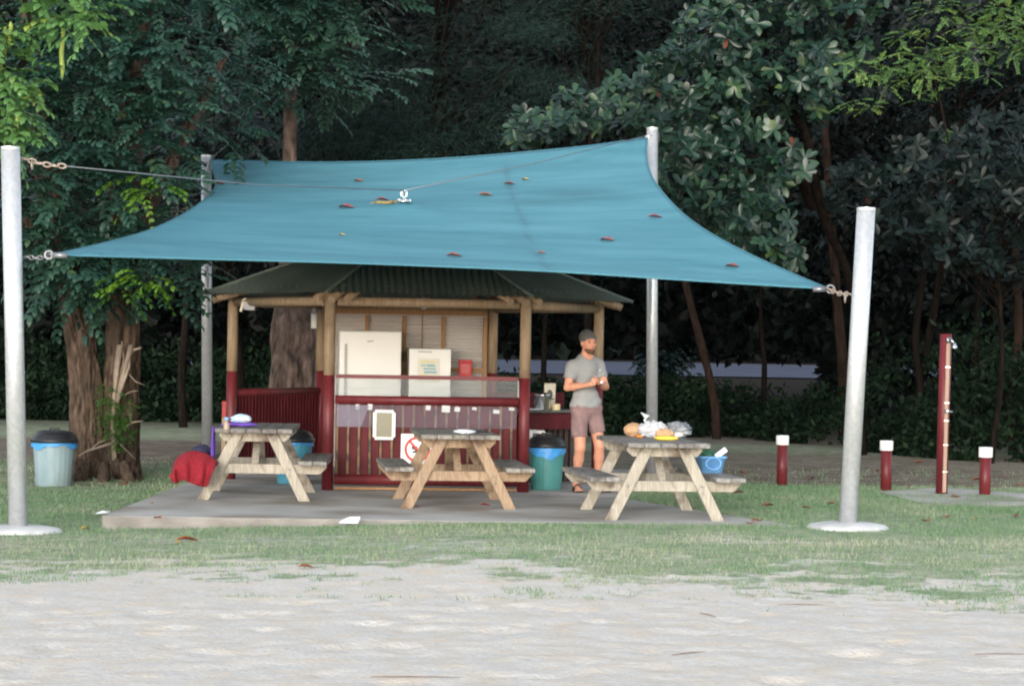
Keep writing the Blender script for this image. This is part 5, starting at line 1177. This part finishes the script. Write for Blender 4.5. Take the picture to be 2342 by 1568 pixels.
# --- dull large leaved tree, right
def bushtree(name, gx, dpt, poly, n, ln, wd, m, lab, tr, d0, d1, group=None, k=6):
    g_ = Vector((P(gx, 784, dpt).x, dpt, .09)); t = empty(name, g_, 0, lab, 'tree', group); b = MB()
    c = region(poly, n, d0, d1); cen = Vector(c.mean(0)); 
    vs, fs = rough_tube([g_, g_.lerp(cen, .35)+Vector((.1, 0, 0)), g_.lerp(cen, .7), cen], [tr, tr*.8, tr*.6, tr*.4], 70+gx, 14, 30); b.add([v-t.location for v in vs], fs)
    for q in c[::max(1, n//26)]:
        q = Vector(q); s_ = g_.lerp(cen, random.uniform(.55, 1)); b.tube([s_-t.location, s_.lerp(q, .5)+Vector((0, 0, .1))-t.location, q-t.location], [tr*.3, tr*.2, .008], 6)
    b.build('trunk', M['bark_dark'], t, smooth=True)
    V_, r_ = rosettes(c, rdir(n, .4)+np.array([0, -.7, .2]), k, ln, wd); curved_obj('crown', off(V_, t), r_, m, t); return t
bushtree('dull_leaf_tree', 2270, 35.5, [(1880, 420), (1960, 340), (2080, 330), (2200, 270), (2342, 250), (2600, 200), (2600, 640), (2300, 650), (2150, 600), (2040, 560), (1990, 520), (1870, 560), (1830, 470)], 620, .20, .085, LM['dull'], 'dim large leaved tree at the right edge above the shower', .05, 33.5, 36.5)
bushtree('dull_leaf_tree', 2080, 41, [(1880, 300), (2000, 250), (2100, 200), (2342, 180), (2600, 100), (2600, -500), (1900, -500), (1980, 100), (1900, 240)], 900, .22, .10, LM['dull'], 'dark high crowned tree behind the feathery one at top right', .07, 38, 41)
bushtree('dull_leaf_tree', 560, 38.5, [(330, 250), (520, 200), (620, 280), (740, 300), (760, 380), (600, 385), (470, 380), (460, 600), (340, 620), (330, 400)], 420, .17, .07, LM['dull'], 'dim tree between the twin trunked tree and the tree behind the hut', .06, 36, 39)

# --- slim trunks in the shadows
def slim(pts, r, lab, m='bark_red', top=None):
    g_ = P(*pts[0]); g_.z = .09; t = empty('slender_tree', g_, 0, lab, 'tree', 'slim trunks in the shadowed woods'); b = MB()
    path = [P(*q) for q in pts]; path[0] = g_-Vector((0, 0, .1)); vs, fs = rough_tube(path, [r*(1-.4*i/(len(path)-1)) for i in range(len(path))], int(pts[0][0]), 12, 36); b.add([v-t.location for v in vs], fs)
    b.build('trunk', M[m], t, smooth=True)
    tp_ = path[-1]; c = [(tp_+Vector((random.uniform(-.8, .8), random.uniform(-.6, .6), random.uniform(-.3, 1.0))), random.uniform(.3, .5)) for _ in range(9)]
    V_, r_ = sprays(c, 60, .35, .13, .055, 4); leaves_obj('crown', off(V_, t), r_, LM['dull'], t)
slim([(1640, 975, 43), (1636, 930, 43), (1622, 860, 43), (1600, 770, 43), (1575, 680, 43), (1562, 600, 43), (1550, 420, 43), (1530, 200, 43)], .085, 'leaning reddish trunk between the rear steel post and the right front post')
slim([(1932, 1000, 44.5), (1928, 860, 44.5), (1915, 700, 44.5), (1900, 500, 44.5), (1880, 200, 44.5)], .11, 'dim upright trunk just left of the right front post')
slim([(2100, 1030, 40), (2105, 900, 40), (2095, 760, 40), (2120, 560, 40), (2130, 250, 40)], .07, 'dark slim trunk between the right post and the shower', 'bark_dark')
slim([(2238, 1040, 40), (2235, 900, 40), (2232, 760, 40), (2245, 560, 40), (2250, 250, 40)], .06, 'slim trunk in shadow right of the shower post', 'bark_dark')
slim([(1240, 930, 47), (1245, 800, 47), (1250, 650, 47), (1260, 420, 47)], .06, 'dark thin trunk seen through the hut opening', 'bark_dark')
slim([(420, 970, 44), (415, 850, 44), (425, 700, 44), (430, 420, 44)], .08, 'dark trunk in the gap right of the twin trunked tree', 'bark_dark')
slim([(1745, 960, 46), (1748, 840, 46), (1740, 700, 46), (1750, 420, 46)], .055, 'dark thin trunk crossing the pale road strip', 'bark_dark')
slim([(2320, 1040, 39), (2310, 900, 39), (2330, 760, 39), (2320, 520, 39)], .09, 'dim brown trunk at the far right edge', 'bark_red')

# --- undergrowth and far woods
def scatter(name, x, y, z, ln, wd, m, lab, cat, zb=.3):
    n = len(x); o = rhomb_obj(name, np.stack([x, y, z], 1), rdir(n, zb)+np.array([0, -.35, -.1]), rdir(n), RNG.uniform(.6, 1.3, n)*ln, RNG.uniform(.7, 1.2, n)*wd, np.clip(.5*fbm(x*1.1, z*1.4+y*.4, 3)+.55*RNG.random(n), 0, 1), m); tag(o, lab, cat, kind='stuff')
def under_h(x, y):
    h = .82+1.3*(fbm(x*1.2+3, y*.9, 4)-.45)
    h = h+1.5*(1-sst(x, -2.6, -1.2))*(fbm(x*1.1, y*.8+8, 4)-.1)*sst(-x, 1.2, 3)+2.2*sst(x, 5.4, 7.2)*(fbm(x*1.1+9, y*.8, 4)-.05)
    return h
N = 90000; x = RNG.uniform(-12, 13, N); y = 43.5+RNG.random(N)**1.6*7-.0*x
yoff = -7.5*sst(x, 3.8, 7.0)+3.0*(1-sst(x, -5, -2)); y = y+yoff
z = .05+under_h(x, y)*RNG.random(N)**.8*sst(y-yoff, 43.2, 44.6)
kp = fbm(x*1.9+y*.5, z*3.1+y*.8, 4) > .44; x, y, z = x[kp], y[kp], z[kp]
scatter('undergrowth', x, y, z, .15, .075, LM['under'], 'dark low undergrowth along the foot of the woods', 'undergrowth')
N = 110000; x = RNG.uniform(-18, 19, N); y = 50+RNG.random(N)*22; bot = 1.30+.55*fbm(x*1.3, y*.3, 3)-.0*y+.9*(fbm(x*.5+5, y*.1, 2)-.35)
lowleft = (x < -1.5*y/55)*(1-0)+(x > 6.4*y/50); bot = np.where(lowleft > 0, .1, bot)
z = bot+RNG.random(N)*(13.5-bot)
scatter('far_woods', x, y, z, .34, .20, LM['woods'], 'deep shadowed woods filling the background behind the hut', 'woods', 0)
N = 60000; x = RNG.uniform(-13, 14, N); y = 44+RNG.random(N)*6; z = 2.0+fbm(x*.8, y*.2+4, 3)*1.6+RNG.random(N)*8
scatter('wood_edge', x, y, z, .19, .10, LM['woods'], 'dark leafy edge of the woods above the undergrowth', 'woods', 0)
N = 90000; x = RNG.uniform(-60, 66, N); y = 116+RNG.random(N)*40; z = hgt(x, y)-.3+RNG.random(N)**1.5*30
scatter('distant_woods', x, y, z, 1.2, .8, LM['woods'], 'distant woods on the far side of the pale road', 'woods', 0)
b0 = empty('roadside_bush', (P(1515, 810, 76).x, 76, .5), 0, 'small greener bush before the pale road, right of the rear post', 'bush')
V_, r_ = sprays([(Vector((P(1512+random.uniform(-28, 28), 825+random.uniform(-25, 12), 76).x, 76+random.uniform(-.4, .4), P(1512, 825+random.uniform(-28, 20), 76).z)), .35) for _ in range(14)], 90, .4, .2, .1, 4); leaves_obj('foliage', off(V_, b0), r_, LM['dark'], b0)
MB().tube([(0, 0, -.1), (0, 0, .9)], .05, 8).build('stem', M['bark_dark'], b0)

# ------------------------------------------------------------------ the standing man: one smooth surface grown from joints
def surface(sdf, lo, hi, h):
    ax = [np.arange(lo[i], hi[i]+h, h) for i in range(3)]; G3 = np.stack(np.meshgrid(*ax, indexing='ij'), -1).astype(np.float32); Dv = sdf(G3); nx, ny, nz = Dv.shape
    acc = np.zeros((nx-1, ny-1, nz-1, 3)); cnt = np.zeros((nx-1, ny-1, nz-1)); s = Dv < 0
    cor = [(a, b, c) for a in (0, 1) for b in (0, 1) for c in (0, 1)]
    sl_ = lambda A, c: A[c[0]:nx-1+c[0], c[1]:ny-1+c[1], c[2]:nz-1+c[2]]
    for i in range(8):
        for j in range(i+1, 8):
            a, b = np.array(cor[i]), np.array(cor[j])
            if abs(a-b).sum() != 1: continue
            da, db = sl_(Dv, cor[i]), sl_(Dv, cor[j]); m_ = (da < 0) != (db < 0); t = np.where(m_, da/np.where(m_, da-db, 1), 0)
            acc += m_[..., None]*(a+(b-a)*t[..., None]); cnt += m_
    act = cnt > 0; idx = -np.ones(act.shape, int); idx[act] = np.arange(act.sum()); cell = np.argwhere(act)
    V3 = (cell+acc[act]/cnt[act][:, None])*h+np.array(lo); Q3 = []
    for axd in range(3):
        o1, o2 = [(1, 2), (2, 0), (0, 1)][axd]
        sa_ = [slice(1, -1)]*3; sa_[axd] = slice(0, -1); sb = [slice(1, -1)]*3; sb[axd] = slice(1, None)
        A, B = s[tuple(sa_)], s[tuple(sb)]; e_ = np.argwhere(A != B); 
        if not len(e_): continue
        flip = A[tuple(e_.T)]; base = e_.copy(); 
        for q in range(3):
            if q != axd: base[:, q] += 1
        def at(d1, d2):
            c = base.copy(); c[:, o1] -= d1; c[:, o2] -= d2; return idx[tuple(c.T)]
        q = np.stack([at(1, 1), at(0, 1), at(0, 0), at(1, 0)], 1); q[~flip] = q[~flip][:, ::-1]; Q3.append(q)
    Q3 = np.concatenate(Q3); Q3 = Q3[(Q3 >= 0).all(1)]; return V3, Q3
def smin(a, b, k): hh_ = np.clip(.5+.5*(b-a)/k, 0, 1); return b+(a-b)*hh_-k*hh_*(1-hh_)
def cap(p, a, b, ra, rb):
    a, b = np.array(a), np.array(b); ab = b-a; t = np.clip(((p-a) @ ab)/(ab @ ab), 0, 1); return np.linalg.norm(p-a-t[..., None]*ab, axis=-1)-(ra+(rb-ra)*t)
def ell(p, c, r, yaw=0, tilt=0):
    q = p-np.array(c); cy, sy = math.cos(yaw), math.sin(yaw); x = q[..., 0]*cy+q[..., 1]*sy; y = -q[..., 0]*sy+q[..., 1]*cy; z = q[..., 2]
    if tilt: ct, st_ = math.cos(tilt), math.sin(tilt); y, z = y*ct+z*st_, -y*st_+z*ct
    k = np.sqrt((x/r[0])**2+(y/r[1])**2+(z/r[2])**2); return (k-1)*min(r)
DM = 26.35
foot = G(1338, 1118, .125); MO = Vector((foot.x, DM, .125))
def J(px, py, dy=0): q = P(px, py, DM)-MO; return np.array([q.x, dy, q.z])
YB = R_(30); YH = R_(27)
man = empty('person', MO, 0, 'man in a grey t-shirt, mauve shorts and grey beanie standing with clasped hands', 'person')
hc = J(1346, 784, -.02); fv = np.array([math.sin(YH), -math.cos(YH), 0]); sv = np.array([math.cos(YH), math.sin(YH), 0]); zv = np.array([0, 0, 1.])
def Hd(f_, s_, z_): return hc+fv*f_+sv*s_+zv*z_
nb = J(1339, 818, .02); sR, sL = J(1309, 838, -.085), J(1368, 834, .085)
eR, wR, hR = J(1297, 885, -.15), J(1337, 880, -.27), J(1349, 877, -.30)
eL, wL, hL = J(1385, 884, .03), J(1372, 877, -.17), J(1360, 869, -.26)
pR, pL = J(1325, 940, -.045), J(1357, 938, .045); kR, kL = J(1326, 1022, -.10), J(1371, 1018, .03); aR, aL = J(1317, 1100, .02), J(1369, 1098, .14)
aR[2] = aL[2] = .085
chest = J(1339, 853, .0); belly = J(1340, 908, .0)
def head(p):
    d = ell(p, Hd(-.012, 0, .028), (.077, .096, .098), YH); d = smin(d, ell(p, Hd(.018, 0, -.045), (.056, .066, .072), YH), .035)
    d = smin(d, ell(p, Hd(.050, 0, -.088), (.030, .026, .024), YH), .03)       # chin
    d = smin(d, cap(p, Hd(.088, 0, .012), Hd(.106, 0, -.022), .009, .014), .012)   # nose
    d = smin(d, cap(p, Hd(.082, -.03, .026), Hd(.082, .03, .026), .012, .012), .015)  # brow
    for s in (-1, 1):
        d = smin(d, ell(p, Hd(.060, s*.042, -.018), (.022, .022, .02), YH), .02)
        d = np.maximum(d, -(ell(p, Hd(.096, s*.031, .006), (.020, .016, .012), YH)))
        d = smin(d, ell(p, Hd(-.01, s*.078, -.005), (.010, .019, .031), YH), .008)
    d = smin(d, cap(p, Hd(.080, -.015, -.052), Hd(.080, .015, -.052), .008, .008), .008)
    return d
def torso(p, g=0):
    d = ell(p, chest+zv*.02, (.158+g, .102+g, .17), YB); d = smin(d, ell(p, belly, (.138+g, .094+g, .16), YB), .08)
    d = smin(d, cap(p, sR, sL, .055+g, .055+g), .06); d = smin(d, cap(p, nb-zv*.03, (sR+sL)/2-zv*.03, .075+g, .09+g), .07); d = smin(d, ell(p, (pR+pL)/2+zv*.02, (.150+g, .105+g, .10), YB), .06); return d
def fingers(p):
    d = np.full(p.shape[:-1], 9., np.float32)
    # right hand wraps over the left: five fingers of each hand
    u = norm((hL-hR)[None])[0]; fr = np.array([.35, -.9, 0]); fr = fr/np.linalg.norm(fr)
    for i, ln in enumerate((.036, .042, .039, .030)):
        b0 = hR+u*.028+fr*.012+zv*(.032-.020*i); m1 = b0+u*ln*.8+fr*.018; m2 = m1+u*.012-fr*.022-zv*.004
        d = smin(d, cap(p, b0, m1, .0098, .0090), .003); d = smin(d, cap(p, m1, m2, .0090, .0078), .003)
    for i, ln in enumerate((.034, .040, .037, .028)):
        b0 = hL-u*.020-fr*.004+zv*(.038-.019*i); m1 = b0-u*ln*.75+fr*.022+zv*.006; m2 = m1-u*.010-fr*.016
        d = smin(d, cap(p, b0, m1, .0098, .0088), .003); d = smin(d, cap(p, m1, m2, .0088, .0076), .003)
    d = smin(d, cap(p, hR+zv*.018, hR+u*.030+zv*.050+fr*.012, .012, .009), .006); d = smin(d, cap(p, hL+zv*.024, hL-u*.014+zv*.058+fr*.018, .012, .009), .006)
    return d
def body(p):
    d = torso(p, -.012)
    d = smin(d, cap(p, nb-zv*.02, Hd(-.02, 0, -.06), .058, .054), .035)
    for s_, e_, w_, h_ in ((sR, eR, wR, hR), (sL, eL, wL, hL)):
        mid = s_*.45+e_*.55; d = smin(d, cap(p, s_, mid, .052, .047), .03); d = smin(d, cap(p, mid, e_, .047, .040), .02)
        fm_ = e_*.65+w_*.35; d = smin(d, cap(p, e_, fm_, .040, .041), .012); d = smin(d, cap(p, fm_, w_, .041, .026), .015)
        d = smin(d, cap(p, w_, h_, .025, .031), .015)
    d = smin(d, fingers(p), .006)
    for p_, k_, a_, sg in ((pR, kR, aR, -1), (pL, kL, aL, 1)):
        d = smin(d, cap(p, p_, k_, .088, .058), .03); cf_ = k_*.68+a_*.32+np.array([0, .018, 0])
        d = smin(d, cap(p, k_, cf_, .054, .055), .02); d = smin(d, cap(p, cf_, a_, .053, .034), .025)
        toe = a_+np.array([.06+.03*sg, -.15, -.05]); heel = a_+np.array([0, .035, -.045])
        d = smin(d, cap(p, a_-zv*.01, heel, .034, .034), .02); d = smin(d, cap(p, a_-zv*.03, toe, .036, .026), .02)
        for i in range(5):
            o_ = (i-2)*.017; d = smin(d, cap(p, toe+np.array([o_, .01+abs(i-1.5)*.004, -.006]), toe+np.array([o_*1.15, -.045+abs(i-1)*.008, -.014]), .011, .010), .006)
    d = smin(d, head(p), .02)
    return d
def skinobj(name, sdf, lo, hi, h, m):
    v, q = surface(sdf, lo, hi, h); return mesh_np(name, v, q, m, man, True)
skinobj('body', body, (-.36, -.45, -.01), (.36, .30, 1.86), .008, M['skin'])
def shirt(p):
    d = torso(p, .010); hem = J(1342, 933)[2]+.012*math.sin(1)
    d = smin(d, ell(p, belly-zv*.07, (.172, .122, .12), YB), .05)
    for s_, e_ in ((sR, eR), (sL, eL)):
        mid = s_*.42+e_*.58; d = smin(d, cap(p, s_, mid, .068, .067), .035)
    wr = .005*np.sin(p[..., 2]*38+p[..., 0]*26)*np.clip((1.25-p[..., 2])*2, 0, 1)+.003*np.sin(p[..., 0]*45-p[..., 2]*34+3*np.sin(p[..., 2]*9))*(p[..., 2] < 1.4)
    d = d+wr
    d = np.maximum(d, hem-p[..., 2])
    for s_, e_ in ((sR, eR), (sL, eL)):     # cut the sleeves
        a = norm((e_-s_)[None])[0]; c_ = s_+(e_-s_)*.60; near = np.linalg.norm(p-c_, axis=-1) < .13
        out = ((p-c_) @ a); d = np.where(near & (out > -.02), np.maximum(d, out), d)
    d = np.maximum(d, -ell(p, nb+fv*.055+zv*.015, (.062, .060, .070), YH)); d = np.maximum(d, -cap(p, nb-zv*.0, nb+zv*.2, .064, .064))
    return d
skinobj('t_shirt', shirt, (-.34, -.34, .78), (.34, .28, 1.58), .009, M['shirt'])
def shorts(p):
    d = ell(p, (pR+pL)/2+zv*.03, (.165, .122, .13), YB)
    for p_, k_, f_ in ((pR, kR, .76), (pL, kL, .68)):
        e_ = p_+(k_-p_)*f_; d = smin(d, cap(p, p_, e_, .100, .085), .035)
    d = d+.007*np.sin(p[..., 2]*38+p[..., 0]*50+2*np.sin(p[..., 2]*13))
    for p_, k_, f_ in ((pR, kR, .72), (pL, kL, .64)):
        e_ = p_+(k_-p_)*f_; a = norm((k_-p_)[None])[0]; near = (np.linalg.norm(p-e_, axis=-1) < .15) & ((p-e_) @ a > -.03); d = np.where(near, np.maximum(d, (p-e_) @ a), d)
    return np.maximum(d, p[..., 2]-(J(1342, 930)[2]+.03))
skinobj('shorts', shorts, (-.3, -.3, .45), (.34, .3, 1.02), .009, M['shorts'])
def beanie(p):
    d = ell(p, Hd(-.020, 0, .050), (.088, .108, .092), YH); d = smin(d, ell(p, Hd(-.065, 0, .065), (.062, .062, .07), YH), .04)
    pl = ((p-Hd(.09, 0, .052)) @ (-(zv*.86+fv*-.5))); d = np.maximum(d, pl); d = d+.0015*np.sin(p[..., 2]*300)
    return d
skinobj('beanie', beanie, tuple(hc-.2), tuple(hc+.22), .006, M['beanie'])
def beard(p):
    d = head(p)-.0032; c = Hd(.045, 0, -.095); m_ = ell(p, Hd(.030, 0, -.092), (.075, .070, .040), YH); d = np.maximum(d, m_)
    d = np.maximum(d, -ell(p, Hd(.09, 0, -.050), (.024, .03, .012), YH)); d = np.maximum(d, -cap(p, Hd(.02, 0, -.16), Hd(-.05, 0, -.12), .05, .05)); return d
skinobj('beard', beard, tuple(hc-.2), tuple(hc+.15), .005, M['beard'])
b = MB(); b.tube([Hd(.087, -.020, -.053), Hd(.092, 0, -.051), Hd(.087, .020, -.053)], [.004, .0065, .004], 8); b.build('lips', M['lips'], man, smooth=True)
for s in (-1, 1):
    b = MB(); c_ = Vector(Hd(.0815, s*.031, .006)); b.lathe(c_, [(.001, -.008), (.009, -.005), (.012, 0), (.009, .005), (.001, .008)], 10); b.build('eye', M['eye'], man, smooth=True)
    b = MB(); b.tube([Hd(.091, s*.018, .024), Hd(.090, s*.032, .029), Hd(.080, s*.046, .024)], [.003, .0045, .003], 6); b.build('eyebrow', M['beard'], man, smooth=True)
ax_ = Vector(norm((hL-wL)[None])[0]); b = MB(); c_ = Vector(wL*.8+hL*.2); b.tube([c_-ax_*.009, c_+ax_*.009], .0325, 20); b.build('watch_strap', M['black'], man, smooth=True)
b = MB(); q = c_+Vector((.02, -.028, .012)); b.tube([q-Vector((.001, -.006, 0)), q+Vector((.001, -.006, 0))], .014, 14); b.build('watch_face', M['chrome'], man, smooth=True)
b = MB(); q = Vector(J(1363, 846, 0)); fb_ = Vector((math.sin(YB), -math.cos(YB), 0)); q = q+fb_*.085; b.box(q+Vector((0, -.012, 0)), (.022, .006, .022), Matrix.Rotation(YB, 3, 'Z')); b.build('chest_emblem', mat('emblem_pale', (.5, .6, .65), .7), man)
for a_, sg in ((aR, -1), (aL, 1)):
    b = MB(); toe = a_+np.array([.06+.03*sg, -.15, -.05]); heel = a_+np.array([0, .035, -.045])
    v0_, v1_ = Vector(heel), Vector(toe); dr_ = (v1_-v0_); dr_.z = 0; dr_.normalize(); sdv = Vector((dr_.y, -dr_.x, 0)); c0_ = Vector((v0_.x, v0_.y, 0))-dr_*.04; c1_2 = Vector((v1_.x, v1_.y, 0))+dr_*.07
    out = [c0_-sdv*.03, c0_-sdv*.036+dr_*.08, c1_2-sdv*.048-dr_*.06, c1_2-sdv*.02, c1_2+sdv*.02, c1_2+sdv*.048-dr_*.06, c0_+sdv*.036+dr_*.08, c0_+sdv*.03]
    b.prism([(q.x, q.y) for q in out], 'z', .001, .020); sn = b.build('sandal', M['dark_hair'], man)
    b = MB()
    for t, hz in ((.62, .075), (.30, .085)):
        c_ = v0_.lerp(v1_, t); b.tube([c_-sdv*.042+Vector((0, 0, .01-c_.z)), c_-sdv*.036+Vector((0, 0, hz*.7-c_.z)), c_+Vector((0, 0, hz+.012-c_.z)), c_+sdv*.036+Vector((0, 0, hz*.7-c_.z)), c_+sdv*.042+Vector((0, 0, .01-c_.z))], .011, 8)
    b.build('sandal_strap', M['dark_hair'], man, smooth=True)
